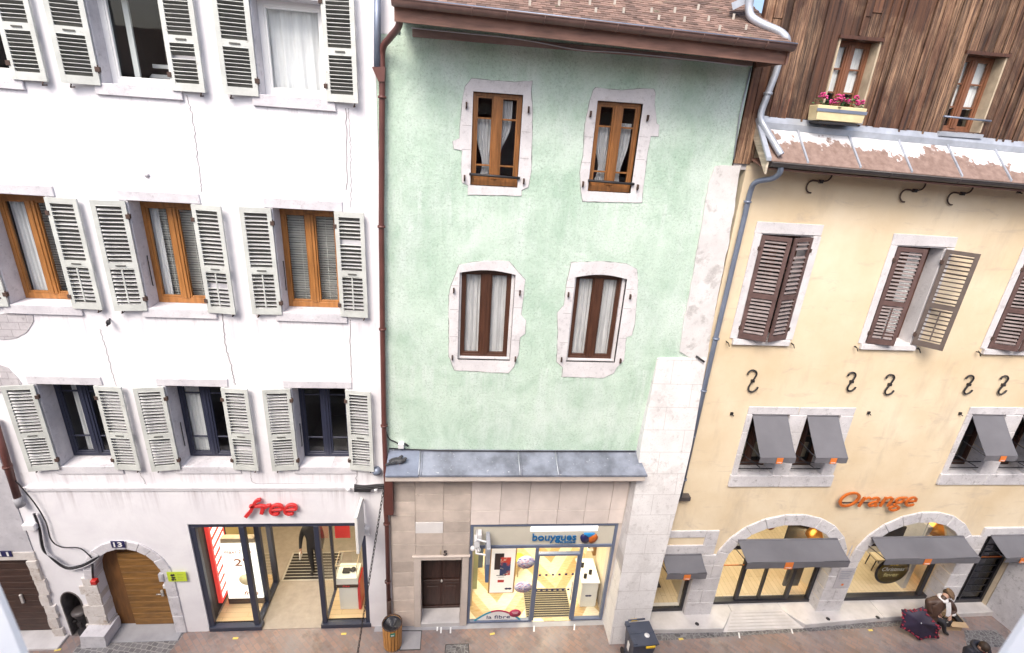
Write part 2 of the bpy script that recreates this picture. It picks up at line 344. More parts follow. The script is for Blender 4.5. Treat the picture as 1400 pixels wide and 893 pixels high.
m_lamin = parquet('pale wood laminate', (.62, .44, .24), (.70, .52, .31))
m_orfloor = parquet('honey wood floor', (.50, .40, .27), (.60, .49, .34), R(90))
m_cwall = M('cream shop wall', (.66, .59, .46), .7, .04, bmp=0)
m_wwall = M('white shop wall', (.80, .79, .75), .7, .03, bmp=0)
m_lamp = M('lamp light', (1, .86, .62), .5, 0, bmp=0, emit=6)
m_copper = M('copper shade', (.70, .30, .06), .3, .15, 3, .05, metal=.8)
m_bluewall = M('blue grey shelf', (.10, .15, .25), .5, .1)

# ------------------------------------------------------------------ mesh builder
class MB:
    def __init__(s): s.v = []; s.f = []; s.mi = []; s.sm = []
    def add(s, vs, fs, mi=0, smooth=False):
        o = len(s.v); s.v += [Vector(p) for p in vs]
        for f in fs: s.f.append([i+o for i in f]); s.mi.append(mi); s.sm.append(smooth)
        return s
    def box(s, x0, x1, y0, y1, z0, z1, mi=0, X=None):
        p = [Vector((x, y, z)) for z in (z0, z1) for y in (y0, y1) for x in (x0, x1)]
        if X is not None: p = [X @ q for q in p]
        return s.add(p, [(0, 2, 3, 1), (4, 5, 7, 6), (0, 1, 5, 4), (2, 6, 7, 3), (0, 4, 6, 2), (1, 3, 7, 5)], mi)
    def prism(s, pts, y0, y1, mi=0, X=None):      # pts in XZ, extruded along Y
        n = len(pts); a = [Vector((x, y0, z)) for x, z in pts]; b = [Vector((x, y1, z)) for x, z in pts]
        q = a+b
        if X is not None: q = [X @ p for p in q]
        tri = geometry.tessellate_polygon([a])
        fs = [tuple(t) for t in tri] + [tuple(i+n for i in t) for t in tri]
        fs += [(i, (i+1) % n, (i+1) % n+n, i+n) for i in range(n)]
        return s.add(q, fs, mi)
    def wall(s, outer, holes, y0, y1, mi=0):
        loops = [outer]+holes; flat = [p for l in loops for p in l]; n = len(flat)
        tri = geometry.tessellate_polygon([[Vector((x, z, 0)) for x, z in l] for l in loops])
        q = [Vector((x, y0, z)) for x, z in flat]+[Vector((x, y1, z)) for x, z in flat]
        fs = [tuple(t) for t in tri]+[tuple(i+n for i in t) for t in tri]
        o = 0
        for l in loops:
            k = len(l)
            fs += [(o+i, o+(i+1) % k, o+(i+1) % k+n, o+i+n) for i in range(k)]; o += k
        return s.add(q, fs, mi)
    def tube(s, path, r, n=8, mi=0, closed=False, r1=None):
        P = [Vector(p) for p in path]; k = len(P); vs = []; up0 = None
        for i, p in enumerate(P):
            if closed: t = P[(i+1) % k]-P[i-1]
            else: t = (P[min(i+1, k-1)]-P[max(i-1, 0)])
            t.normalize()
            a = up0 if up0 is not None else (Vector((0, 0, 1)) if abs(t.z) < .9 else Vector((0, 1, 0)))
            u = (a-t*a.dot(t))
            if u.length < 1e-4: u = t.orthogonal()
            u.normalize(); w = t.cross(u); up0 = u
            rr = r if r1 is None else r+(r1-r)*i/(k-1)
            vs += [p+(u*math.cos(2*math.pi*j/n)+w*math.sin(2*math.pi*j/n))*rr for j in range(n)]
        fs = []
        for i in range(k if closed else k-1):
            a, b = i*n, ((i+1) % k)*n
            fs += [(a+j, a+(j+1) % n, b+(j+1) % n, b+j) for j in range(n)]
        s.add(vs, fs, mi, True)
        if not closed: s.add([vs[j] for j in range(n)]+[vs[(k-1)*n+j] for j in range(n)], [tuple(range(n)), tuple(range(n, 2*n))], mi)
        return s
    def lathe(s, prof, c, n=20, mi=0, X=None):      # prof: (r, z) about a vertical axis through c
        vs = []
        for r, z in prof: vs += [Vector((c[0]+r*math.cos(2*math.pi*j/n), c[1]+r*math.sin(2*math.pi*j/n), c[2]+z)) for j in range(n)]
        if X is not None: vs = [X @ p for p in vs]
        fs = [(i*n+j, i*n+(j+1) % n, (i+1)*n+(j+1) % n, (i+1)*n+j) for i in range(len(prof)-1) for j in range(n)]
        return s.add(vs, fs, mi, True)
    def ell(s, c, r, mi=0, nu=14, nv=9, X=None):
        vs = []; fs = []
        for i in range(nv+1):
            t = math.pi*i/nv
            for j in range(nu):
                a = 2*math.pi*j/nu
                vs.append(Vector((c[0]+r[0]*math.sin(t)*math.cos(a), c[1]+r[1]*math.sin(t)*math.sin(a), c[2]+r[2]*math.cos(t))))
        if X is not None: vs = [X @ p for p in vs]
        fs = [(i*nu+j, i*nu+(j+1) % nu, (i+1)*nu+(j+1) % nu, (i+1)*nu+j) for i in range(nv) for j in range(nu)]
        return s.add(vs, fs, mi, True)
    def sheet(s, fn, nu, nv, mi=0, smooth=True):
        vs = [Vector(fn(i/nu, j/nv)) for j in range(nv+1) for i in range(nu+1)]
        fs = [(j*(nu+1)+i, j*(nu+1)+i+1, (j+1)*(nu+1)+i+1, (j+1)*(nu+1)+i) for j in range(nv) for i in range(nu)]
        return s.add(vs, fs, mi, smooth)
    def xf(s, X):
        s.v = [X @ p for p in s.v]; return s
    def build(s, name, mats, parent=None, bevel=0, label=None):
        me = bpy.data.meshes.new(name)
        me.from_pydata([tuple(p) for p in s.v], [], s.f)
        me.polygons.foreach_set('material_index', s.mi); me.polygons.foreach_set('use_smooth', s.sm)
        for m in (mats if isinstance(mats, (list, tuple)) else [mats]): me.materials.append(m)
        bm = bmesh.new(); bm.from_mesh(me)
        bmesh.ops.remove_doubles(bm, verts=bm.verts, dist=1e-5)
        bmesh.ops.recalc_face_normals(bm, faces=bm.faces)
        if bevel:
            es = [e for e in bm.edges if len(e.link_faces) == 2 and e.calc_face_angle(0) > .6]
            bmesh.ops.bevel(bm, geom=es, offset=bevel, segments=1, affect='EDGES', clamp_overlap=True)
        bm.to_mesh(me); bm.free(); me.update()
        o = bpy.data.objects.new(name, me); col.objects.link(o); put(o, parent)
        if label: o['label'] = label
        return o
BASE = {}
def put(o, parent):
    if parent is None: return
    o.parent = parent
    if parent.name in BASE: o.matrix_parent_inverse = Matrix.Translation(-BASE[parent.name])
def tag(o, label=None, cat=None, group=None, kind=None):
    if label: o['label'] = label
    if cat: o['category'] = cat
    if group: o['group'] = group
    if kind: o['kind'] = kind
    return o
def thing(name, loc, label, cat, group=None):
    o = bpy.data.objects.new(name, None); o.empty_display_size = .2; col.objects.link(o)
    o.location = loc; BASE[o.name] = Vector(loc); return tag(o, label, cat, group)
def text_mesh(txt, size, depth, shear=0, offset=0, sx=1.0, spacing=1.0):
    cu = bpy.data.curves.new('t', 'FONT'); cu.body = txt; cu.size = size; cu.extrude = depth/2; cu.shear = shear; cu.offset = offset
    cu.space_character = spacing; cu.resolution_u = 4
    ob = bpy.data.objects.new('t', cu); col.objects.link(ob)
    dg = bpy.context.evaluated_depsgraph_get(); me = bpy.data.meshes.new_from_object(ob.evaluated_get(dg))
    vs = [Vector((v.co.x*sx, v.co.y, v.co.z)) for v in me.vertices]; fs = [tuple(p.vertices) for p in me.polygons]
    bpy.data.objects.remove(ob); bpy.data.curves.remove(cu); bpy.data.meshes.remove(me)
    return vs, fs
def add_text(mb, txt, x, y, z, h, depth=.01, shear=0, offset=0, width=None, mi=0, spacing=1.0, tilt=0.0, X=None):
    # lower left corner x, z; facing -Y; h = height of the bounding box; width fits the text
    vs, fs = text_mesh(txt, 1, depth, shear, offset, 1, spacing)
    x0 = min(v.x for v in vs); x1 = max(v.x for v in vs); y0 = min(v.y for v in vs); y1 = max(v.y for v in vs)
    k = h/(y1-y0); kx = (width/(x1-x0)) if width else k
    P = [Vector(((v.x-x0)*kx, -v.z, (v.y-y0)*k)) for v in vs]
    Rm = Matrix.Rotation(tilt, 4, 'Y'); T = Matrix.Translation((x, y, z)) @ Rm
    if X is not None: T = X @ T
    return mb.add([T @ p for p in P], fs, mi)
def stroke(path, w, w2=None):                     # ribbon polygon about a 2D path
    n = len(path); L = []; Rr = []
    for i, p in enumerate(path):
        a = Vector(path[max(i-1, 0)]); b = Vector(path[min(i+1, n-1)]); t = (b-a).normalized(); nn = Vector((-t.y, t.x))
        ww = (w if w2 is None else w+(w2-w)*i/(n-1))/2
        L.append(Vector(p)+nn*ww); Rr.append(Vector(p)-nn*ww)
    return L, Rr
def add_stroke(mb, path, w, y0, y1, mi=0, w2=None):
    L, Rr = stroke(path, w, w2); n = len(path)
    q = [(p.x, y0, p.y) for p in L]+[(p.x, y0, p.y) for p in Rr]+[(p.x, y1, p.y) for p in L]+[(p.x, y1, p.y) for p in Rr]
    fs = []
    for i in range(n-1):
        fs += [(i, i+1, n+i+1, n+i), (2*n+i, 2*n+i+1, 3*n+i+1, 3*n+i), (i, i+1, 2*n+i+1, 2*n+i), (n+i, n+i+1, 3*n+i+1, 3*n+i)]
    fs += [(0, n, 3*n, 2*n), (n-1, 2*n-1, 4*n-1, 3*n-1)]
    return mb.add(q, fs, mi)
def arc2(cx, cz, rx, rz, a0, a1, n=12):
    return [(cx+rx*math.cos(R(a0+(a1-a0)*i/n)), cz+rz*math.sin(R(a0+(a1-a0)*i/n))) for i in range(n+1)]
def rect(x0, x1, z0, z1): return [(x0, z0), (x1, z0), (x1, z1), (x0, z1)]
def arch(x0, x1, z0, zs, rise, n=18, p=2.0):      # rectangle under a (super)elliptic arch
    c = (x0+x1)/2; a = (x1-x0)/2; out = [(x0, z0), (x1, z0)]
    for i in range(n+1):
        t = math.pi*i/n; out.append((c+a*math.copysign(abs(math.cos(t))**(2/p), math.cos(t)), zs+rise*abs(math.sin(t))**(2/p)))
    return out
def jitter(pts, a): return [(x+random.uniform(-a, a), z+random.uniform(-a, a)) for x, z in pts]
def densify(pts, step, amp):
    out = []
    for i, p in enumerate(pts):
        q = pts[(i+1) % len(pts)]; d = math.dist(p, q); k = max(1, int(d/step))
        for j in range(k):
            t = j/k; a = amp if j else amp*.3
            out.append((p[0]+(q[0]-p[0])*t+random.uniform(-a, a), p[1]+(q[1]-p[1])*t+random.uniform(-a, a)))
    return out

# ------------------------------------------------------------------ shared parts
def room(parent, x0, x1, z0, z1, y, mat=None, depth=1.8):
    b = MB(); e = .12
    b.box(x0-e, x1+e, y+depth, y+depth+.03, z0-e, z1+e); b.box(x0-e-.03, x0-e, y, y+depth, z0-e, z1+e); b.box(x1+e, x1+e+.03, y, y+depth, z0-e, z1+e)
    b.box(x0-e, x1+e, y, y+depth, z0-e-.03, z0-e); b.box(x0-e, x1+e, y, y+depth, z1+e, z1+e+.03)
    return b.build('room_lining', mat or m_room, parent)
def curtain(parent, x0, x1, z0, z1, y, amp=.025, waves=5, tied=None, mat=None, name='curtain'):
    ph = random.random()*6
    def fn(u, v):
        w = x0+(x1-x0)*u
        if tied:                                   # gathered towards one side at the given height
            tz, tx = tied; k = math.exp(-((v-tz)/.32)**2); w = w+(tx-w)*k*.62
        return (w, y+amp*math.sin(u*waves*6.28+ph)+amp*.4*math.sin(u*waves*15+v*2), z0+(z1-z0)*v)
    return MB().sheet(fn, 48, 14).build(name, mat or m_curt, parent)
def blind(parent, x0, x1, z0, z1, y, gap=.045):
    b = MB(); z = z0; k = 0
    while z < z1:
        X = Matrix.Translation(((x0+x1)/2, y, z)) @ Matrix.Rotation(R(-58+random.uniform(-4, 4)), 4, 'X') @ Matrix.Rotation(R(random.uniform(-.5, .5)), 4, 'Y')
        b.box(-(x1-x0)/2, (x1-x0)/2, -.024, .024, -.001, .001, 0, X); z += gap
    for fx in (.25, .75): b.box(x0+(x1-x0)*fx-.003, x0+(x1-x0)*fx+.003, y-.024, y-.021, z0, z1)
    return b.build('blind', m_blind, parent)
def window(parent, x0, x1, z0, z1, y, mat, fw=.06, mull=.11, bars=(), top=0, single=False, bw=.028, roommat=None, bottom=None):
    b = MB(); d = .07; bt = bottom or fw
    b.box(x0, x0+fw, y, y+d, z0, z1).box(x1-fw, x1, y, y+d, z0, z1).box(x0+fw, x1-fw, y, y+d, z1-fw-top, z1).box(x0+fw, x1-fw, y, y+d, z0, z0+bt)
    c = (x0+x1)/2; zt = z1-fw-top; zb = z0+bt; st = .032
    cells = [(x0+fw, c-mull/2), (c+mull/2, x1-fw)]
    if single: cells = [(x0+fw, x1-fw)]
    else:
        b.box(c-mull/2, c+mull/2, y-.012, y+d-.01, zb, zt); b.box(c-.018, c+.018, y-.028, y-.0125, zb, zt)
    for a0, a1 in cells:                           # casement stiles and rails just behind the outer frame
        b.box(a0, a0+st, y+.012, y+d-.012, zb, zt); b.box(a1-st, a1, y+.012, y+d-.012, zb, zt)
        b.box(a0+st, a1-st, y+.012, y+d-.012, zb, zb+st*1.3); b.box(a0+st, a1-st, y+.012, y+d-.012, zt-st, zt)
        for f in bars:
            zz = zt-(zt-zb)*f; b.box(a0+st, a1-st, y+.018, y+d-.018, zz-bw/2, zz+bw/2)
    o = b.build('window', mat, parent, .004)
    g = MB()
    for a0, a1 in cells: g.box(a0+st*.6, a1-st*.6, y+.03, y+.036, zb+st*.6, zt-st*.6)
    g.build('pane', m_glass, o)
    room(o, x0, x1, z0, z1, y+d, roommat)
    return o
def shutter(parent, hx, hy, z0, z1, w, side, ang, mat, slatmat, split=.57, gap=.058, tiltbar=False, phi=35, slot=True, hinge=m_rust, open_side=None):
    a = R(ang); ca, sa = math.cos(a), math.sin(a)
    X = Matrix(((side*ca, -side*sa, 0, hx), (-sa, -ca, 0, hy), (0, 0, 1, 0), (0, 0, 0, 1)))
    t = .034; sw = .072; dp = .035 if mat is m_shg else .026; b = MB(); zs = z1-(z1-z0)*split; e = random.uniform(-.006, .006)
    b.box(0, sw, 0, t, z0, z1, 0, X); b.box(w-sw, w, 0, t, z0, z1, 0, X)
    for q0, q1 in ((z0, z0+.115), (zs-.05, zs+.05), (z1-.075, z1)): b.box(sw, w-sw, .002, t-.002, q0, q1, 0, X)
    if slot: b.box(w*.36, w*.66, t-.001, t+.012, zs-.012, zs+.008, 1, X)
    for q0, q1 in ((z0+.115, zs-.05), (zs+.05, z1-.075)):
        n = max(2, round((q1-q0)/gap)); g = (q1-q0)/n
        for i in range(n):
            if random.random() < .018: continue
            S = X @ Matrix.Translation((0, t/2-.004, q0+g*(i+.5))) @ Matrix.Rotation(R(phi+random.uniform(-7, 7)), 4, 'X') @ Matrix.Rotation(R(random.uniform(-.6, .6)), 4, 'Y')
            b.box(sw-.003, w-sw+.003, -dp, dp-.006, -.004, .004, 1, S); b.box(sw-.003, w-sw+.003, dp-.006, dp, -.005, .005, 0 if mat is m_shg else 1, S)  # grey green shutters: front edges keep the light paint, slat bodies carry painted shade
    if tiltbar: b.box(w*.5-.012, w*.5+.012, t+.002, t+.014, z0+.15, zs-.08, 0, X)
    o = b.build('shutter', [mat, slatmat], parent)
    for zz in (z0+.22, z1-.25):
        MB().box(-.03, .03, -.012, t+.012, zz-.035, zz+.035, 0, X).tube([X @ Vector((0, t/2, zz-.06)), X @ Vector((0, t/2, zz+.06))], .012, 6).build('hinge', hinge, o)
    return o
def bars_of(parent, name, boxes, mat, bevel=0, label=None):
    b = MB()
    for q in boxes: b.box(*q)
    return b.build(name, mat, parent, bevel, label)
def drainpipe(parent, path, r, mat, clamps, name='drainpipe', n=12):
    o = MB().tube(path, r, n).build(name, mat, parent)
    for c in clamps:
        c = Vector(c); MB().lathe([(r+.004, -.02), (r+.018, -.018), (r+.018, .018), (r+.004, .02)], c, 12).box(c.x-.012, c.x+.012, c.y+r*.8, max(c.y+r+.02, .02), c.z-.012, c.z+.012).build('pipe_clamp', mat, o)
    return o
def smooth_path(pts, k=6):
    P = [Vector(p) for p in pts]; out = []
    for i in range(len(P)-1):
        p0, p1, p2, p3 = P[max(i-1, 0)], P[i], P[i+1], P[min(i+2, len(P)-1)]
        for j in range(k):
            t = j/k
            out.append(.5*((2*p1)+(p2-p0)*t+(2*p0-5*p1+4*p2-p3)*t*t+(3*p1-p0-3*p2+p3)*t**3))
    out.append(P[-1]); return out
#PART2
# ------------------------------------------------------------------ ground
g = MB().sheet(lambda u, v: (-70+140*u, -60+100*v, 0), 1, 1, smooth=False).build('street', m_pave); tag(g, kind='structure')
a0, a1 = G(128, 900), G(238, 853)
g = MB().add([(-8.35, -.02, .004), (-6.25, -.02, .004), (-6.55, -1.6, .004), (-8.6, -1.6, .004)], [(0, 1, 2, 3)]).build('cobbled_apron', m_cob); tag(g, kind='structure')
g = MB().box(-8.35, -6.3, -.22, .25, -.02, .03).build('door_threshold', m_stepg, None, .01); tag(g, kind='structure')
g = MB().add([(4.6, -.43, .004), (13.6, -.24, .004), (13.6, -.36, .004), (4.6, -.62, .004)], [(0, 1, 2, 3)]).build('gutter_setts', m_cob2); tag(g, kind='structure')
p = [G(1318, 862), G(1362, 862), G(1385, 885), G(1322, 885)]
g = MB().add([(q.x, q.y, .0045) for q in p], [(0, 1, 2, 3)]).build('kerb_setts', m_cob2); tag(g, kind='structure')
b = MB(); b.add([(-1.9, -.0, .004), (5, -.0, .004), (5, -.14, .004), (-1.9, -.14, .004)], [(0, 1, 2, 3)]); tag(b.build('kerb_strip', m_stepg), kind='structure')
b = MB()
for x, y, a in ((173, 854, 75), (231, 853, 75), (603, 861, 90), (616, 861, 90), (730, 859, 80), (785, 857, 75), (1010, 868, 70), (1082, 862, 70), (598, 858, 90)):
    q = G(x, y); X = Matrix.Translation((q.x, q.y-.02, .008)) @ Matrix.Rotation(R(a), 4, 'Z'); b.box(-.08, .08, -.018, .018, -.001, .001, 0, X)
tag(b.build('white_road_marks', m_mark_w), kind='structure')
b = MB()
for x, y, a in ((673, 867, 10), (322, 873, 0), (470, 867, 0), (931, 874, 5), (1190, 862, 0), (79, 889, 12)):
    q = G(x, y); X = Matrix.Translation((q.x, q.y, .008)) @ Matrix.Rotation(R(a), 4, 'Z'); b.box(-.06, .06, -.025, .025, -.001, .001, 0, X)
tag(b.build('yellow_road_marks', m_mark_y), kind='structure')

# ------------------------------------------------------------------ white building
WB = thing('white_building', (-5.2, 0, 0), 'white rendered house with grey green louvred shutters, leftmost tall facade', 'building')
COLS = [(-7.82, -6.80), (-5.57, -4.55), (-3.27, -2.24)]
rows = [(11.675, 13.02), (8.05, 9.93), (4.66, 6.50)]
holes = [rect(x0, x1, z0, z1) for z0, z1 in rows for x0, x1 in COLS]
DOOR = arch(-7.82, -6.43, 0.0, 1.75, .80); NICHE = arch(-8.70, -8.26, 0.0, 1.0, .34)
SHOP = rect(-5.70, -2.01, 0.0, 3.17)
outer = [(-8.87, -.2), (-1.475, -.2), (-1.475, 12.66), (-1.12, 12.66), (-1.12, 16), (-8.87, 16)]
MB().wall(outer, holes+[DOOR, NICHE, SHOP], 0, .42).build('wall', m_white, WB)
REC = .34
for r, (z0, z1) in enumerate(rows):
    for c, (x0, x1) in enumerate(COLS):
        s = MB(); e = .0025
        lw = .13
        s.prism(jitter([(x0-lw, z1+.0), (x1+lw, z1-.01), (x1+lw, z1+.16), (x0-lw, z1+.15)], .012), -.028, .40)      # lintel
        s.prism(jitter([(x0-.12, z0-.17), (x1+.12, z0-.17), (x1+.12, z0+.0), (x0-.12, z0+.0)], .01), -.045 if r < 2 else -.03, .40)   # sill
        s.box(x0-.06, x0+.012, -.02, .40, z0, z1); s.box(x1-.012, x1+.06, -.02, .40, z0, z1)
        s.build('stone_surround', m_stw, WB, .008)
        a, b_ = x0+.012, x1-.012
        if r == 0:
            w = window(WB, a, b_, z0+.0, z1, REC-.12, m_pvc, .085, single=True, roommat=m_room)
            if c == 2: curtain(w, a+.08, b_-.08, z0+.1, z1-.1, REC+.02, .02, 4); 
            if c == 1: bars_of(w, 'inner_sash', [(a+.22, a+.30, REC+.1, REC+.14, z0, z1), (a+.3, b_, REC+.5, REC+.53, z0+.32, z0+.38)], m_pvc); 
            if c == 1: bars_of(w, 'cushion', [(a+.3, b_, REC+.3, REC+.5, z0-.08, z0+.22)], m_stepg, .05)
        elif r == 1:
            w = window(WB, a, b_, z0+.01, z1, REC-.05, m_honey, .065, .13, top=.07, bottom=.10)
            if c == 0: curtain(w, a+.07, a+.32, z0+.05, z1-.1, REC+.09, .015, 3)
            if c == 1: curtain(w, a+.07, a+.22, z0+.05, z1-.1, REC+.07, .012, 2)
            blind(w, a+(.3 if c == 0 else .06), b_-.05, z0+.04, z1-(.1 if c else .12), REC+.12)
        else:
            w = window(WB, a, b_, z0+.02, z1, REC-.02, m_navy, .07, .13, bars=(.165, .77))
            if c == 1: curtain(w, a+.05, a+.42, z0+.05, z1-.05, REC+.12, .02, 3)
            if c == 0: curtain(w, a+.2, a+.42, z0+.05, z1-.05, REC+.14, .02, 2)
        pw = .485; tb = r == 1
        kw = dict(gap=(.056, .070, .066)[r], split=(.56, .57, .57)[r], tiltbar=tb, phi=50)
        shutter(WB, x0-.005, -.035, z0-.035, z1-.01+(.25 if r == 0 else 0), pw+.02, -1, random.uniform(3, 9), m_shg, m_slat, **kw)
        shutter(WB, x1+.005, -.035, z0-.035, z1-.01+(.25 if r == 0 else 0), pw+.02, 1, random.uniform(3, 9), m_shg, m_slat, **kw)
        for sx in (x0-.42, x1+.42):
            MB().tube([(sx, 0, z0-.08), (sx, -.09, z0-.09), (sx+.02, -.09, z0-.04)], .010, 6).build('shutter_stop', m_rust, WB)
        if r and c: MB().tube([(x0+.02, .20, z0+.35), (x0+.035, .17, z0+.4), (x0+.035, .17, z0+.85), (x0+.02, .20, z0+.9)], .009, 6).build('stay_rod', m_iron, WB)
# cornice band over the ground floor
MB().prism([(-8.62, 4.12), (-1.56, 4.12), (-1.56, 4.19), (-8.62, 4.19)], -.06, .0).box(-8.62, -1.56, -.035, 0, 4.06, 4.12).build('cornice_band', m_white, WB, .012)
# bare stone where the render has fallen
for poly in ([(0, 430), (12, 425), (46, 431), (44, 444), (30, 458), (16, 463), (0, 464)], [(0, 499), (12, 503), (24, 516), (30, 524), (22, 531), (8, 528), (0, 538)]):
    pts = FX(poly); pts = [(max(x, -8.86), z) for x, z in pts]
    MB().prism(densify(pts, .07, .018), -.012, .02).build('bare_stone_patch', m_rub, WB)
# arched doorway: voussoirs, jamb stones, plank door
b = MB(); ai = arch(-7.815, -6.435, 0, 1.75, .795, 11)[2:]; ao = arch(-8.04, -6.20, 0, 1.70, 1.07, 11)[2:]
for i in range(11):
    q = [ai[i], ai[i+1], ao[i+1], ao[i]]; cx = sum(p[0] for p in q)/4; cz = sum(p[1] for p in q)/4
    b.prism([(cx+(x-cx)*.975, cz+(z-cz)*.985) for x, z in q], -.03-random.uniform(0, .012), .30)
for z0, z1 in ((0, .55), (.55, 1.15), (1.15, 1.74)): b.box(-6.436, -6.20, -.028-random.uniform(0, .01), .3, z0+.006, z1-.006)
b.build('arch_stones', m_stw, WB, .012)
b = MB()
for z0, z1, x0, x1 in ((0, .38, -8.30, -7.80), (.38, .62, -8.22, -7.82), (.62, .95, -8.24, -7.81), (.95, 1.28, -8.12, -7.82), (1.28, 1.52, -8.2, -7.82), (1.52, 1.75, -8.1, -7.82)):
    b.prism(densify(rect(x0, x1, z0+.008, z1-.008), .09, .014), -.03-random.uniform(0, .02), .3)
b.build('jamb_stones', m_jamb, WB, .015)
b = MB().prism(densify([(-8.30, 0), (-7.76, 0), (-7.74, .34), (-8.24, .36)], .15, .01), -.33, .2); b.build('guard_stone', m_stw, WB, .03)
d = MB().prism(arch(-7.82, -6.43, 0.03, 1.75, .80), .24, .30).build('door', M('darker door boards', (.17, .075, .022), .55, .3, 2.5, .2, stretch=(5, 1, .8)), WB)
b = MB()
for i in range(12):
    b.box(-7.43, -6.58, .19, .24, .05+.180*i, .05+.180*(i+1)-.007)
b.build('door_leaf', m_doorw, d, .004)
MB().box(-6.69, -6.64, .16, .205, .95, 1.12).tube([(-6.67, .17, 1.05), (-6.67, .13, 1.05), (-6.77, .13, 1.05)], .012, 6).build('handle', m_met, d)
# niche recess
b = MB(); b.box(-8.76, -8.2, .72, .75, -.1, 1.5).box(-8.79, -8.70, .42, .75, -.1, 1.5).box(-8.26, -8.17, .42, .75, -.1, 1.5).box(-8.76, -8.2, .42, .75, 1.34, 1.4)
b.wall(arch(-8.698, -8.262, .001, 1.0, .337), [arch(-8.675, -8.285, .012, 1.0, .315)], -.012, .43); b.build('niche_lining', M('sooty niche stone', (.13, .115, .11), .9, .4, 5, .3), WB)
# cables and hairline conduit on the wall
def cable(parent, pts, r, Y=-.02, mat=m_cable, name='cable', k=5):
    P = smooth_path([(F(x, y, Y).x, Y+dy, F(x, y, Y).z) for x, y, dy in [(p+(0,))[:3] for p in pts]], 14 if mat is not m_cable else k)
    if mat is not m_cable: P = [Vector((p.x+random.uniform(-.014, .014), p.y, p.z)) for p in P]
    return MB().tube(P, r, 6).build(name, mat, parent)
m_crack = M('hairline crack filler', (.30, .27, .28), .9, .2, 8)
for pts, r in (([(255, 130), (263, 160), (270, 215), (276, 262)], .005), ([(304, 428), (308, 470), (317, 505), (321, 526)], .007),
               ([(137, 450), (148, 490), (160, 530)], .004), ([(473, 148), (474, 260)], .006), ([(476, 148), (479, 200), (480, 285)], .004), ([(478, 437), (481, 526)], .006),
               ([(190, 645), (198, 660), (203, 668)], .004), ([(488, 640), (487, 662)], .006), ([(343, 640), (347, 660), (380, 661), (440, 662)], .004)):
    cable(WB, pts, r, -.003, m_crack, 'wall_wire')
MB().tube([F(150, 436, 0), F(149, 440, -.12), F(146, 446, -.14)], .014, 6).ell(F(148, 441, -.1), (.03, .05, .05)).build('wall_hook', m_iron, WB)
MB().lathe([(0, 0), (.035, 0), (.04, .02), (.02, .03), (0, .03)], (0, 0, 0), 12, 0, Matrix.Translation(F(201, 239, 0)) @ Matrix.Rotation(R(90), 4, 'X')).build('wall_plug', m_stw, WB)
# rain pipes on the joint of the two houses
drainpipe(WB, [F(516, -20, -.12), F(516, 92, -.12)], .055, m_pipeg, [])
dp = drainpipe(WB, smooth_path([F(546, 17, -.80), F(545, 36, -.62), F(533, 52, -.30), F(523, 68, -.12), F(522.5, 110, -.1), F(522, 200, -.1), F(521.5, 310, -.1)], 5)+[F(523, 450, -.1), F(525, 582, -.1), F(528, 660, -.1), F(527, 692, -.1), F(529, 720, -.1), F(532, 850, -.1)], .05, m_pipeb,
          [F(522.4, 133, -.1), F(521.5, 310, -.1), F(523, 450, -.1), F(525, 582, -.1), F(528.5, 716, -.1), F(530, 795, -.1)])
b = MB(); q = [F(509, 92, -.12), F(527, 92, -.12), F(526, 112, -.12), F(518, 112, -.12)]
b.prism([(p.x, p.z) for p in q], -.17, -.04).build('pipe_hopper', m_pipeb, dp)
MB().box(-1.52, -1.36, -.2, -.02, 3.55, 4.6).build('pipe_casing', m_pipeb, WB)
MB().tube([F(532, 820, -.1), F(532.5, 858, -.1)], .056, 12).build('pipe_foot', m_rust, WB)

# free shop: shopfront, side glass of the show windows, room
sf = MB(); Y0, Y1 = .03, .12
sf.box(-5.70, -2.01, Y0, Y1, 3.06, 3.17).box(-5.70, -5.585, Y0, Y1, .12, 3.06).box(-2.11, -2.01, Y0, Y1, .12, 3.06)
sf.box(-4.70, -4.58, Y0, Y1+.02, .12, 3.06).box(-3.13, -3.02, Y0, Y1+.02, .12, 3.06)
sf.box(-5.70, -4.52, -.02, .16, 0, .12).box(-3.16, -1.99, -.02, .16, 0, .12)
sf.box(-4.70, -4.58, .66, .78, .06, 3.06).box(-4.70, -4.58, 1.26, 1.38, .06, 3.06).box(-3.10, -3.03, .98, 1.06, .06, 3.06)
sf.box(-4.70, -4.58, .14, 1.38, .02, .10).box(-3.10, -3.03, .14, 1.06, .02, .10)
sfo = sf.build('shopfront', m_slate, WB, .006)
for q in ((-5.585, -4.70, .07, .08, .12, 3.06), (-3.02, -2.11, .07, .08, .12, 3.06), (-4.645, -4.635, .14, .66, .1, 3.06), (-4.645, -4.635, .78, 1.26, .1, 3.06), (-3.07, -3.06, .14, .98, .1, 3.06)): MB().box(*q).build('shop_pane', m_sglass, sfo)
r_ = MB().box(-5.75, -2.0, 5.2, 5.25, 0, 3.25).box(-1.98, -1.93, .13, 5.2, 0, 3.25).box(-5.8, -5.72, 1.4, 5.2, 0, 3.25).build('shop_wall', m_free_wall, WB)
MB().box(-5.80, -5.72, .422, 1.4, 0, 3.25).box(-5.70, -5.692, .125, .422, 0, 3.06).build('shop_side_wall', m_matd, WB)
MB().box(-5.75, -1.98, .0, 5.2, -.05, .012).build('shop_floor', m_free_floor, WB)
MB().box(-5.75, -1.98, .10, 5.2, 3.19, 3.25).build('shop_ceiling', m_wwall, WB)
MB().box(-5.62, -4.71, .12, 1.5, .012, .12).build('show_platform', m_lamin, WB)
MB().box(-3.02, -2.02, .12, 1.3, .012, .12).build('show_platform', m_lamin, WB)

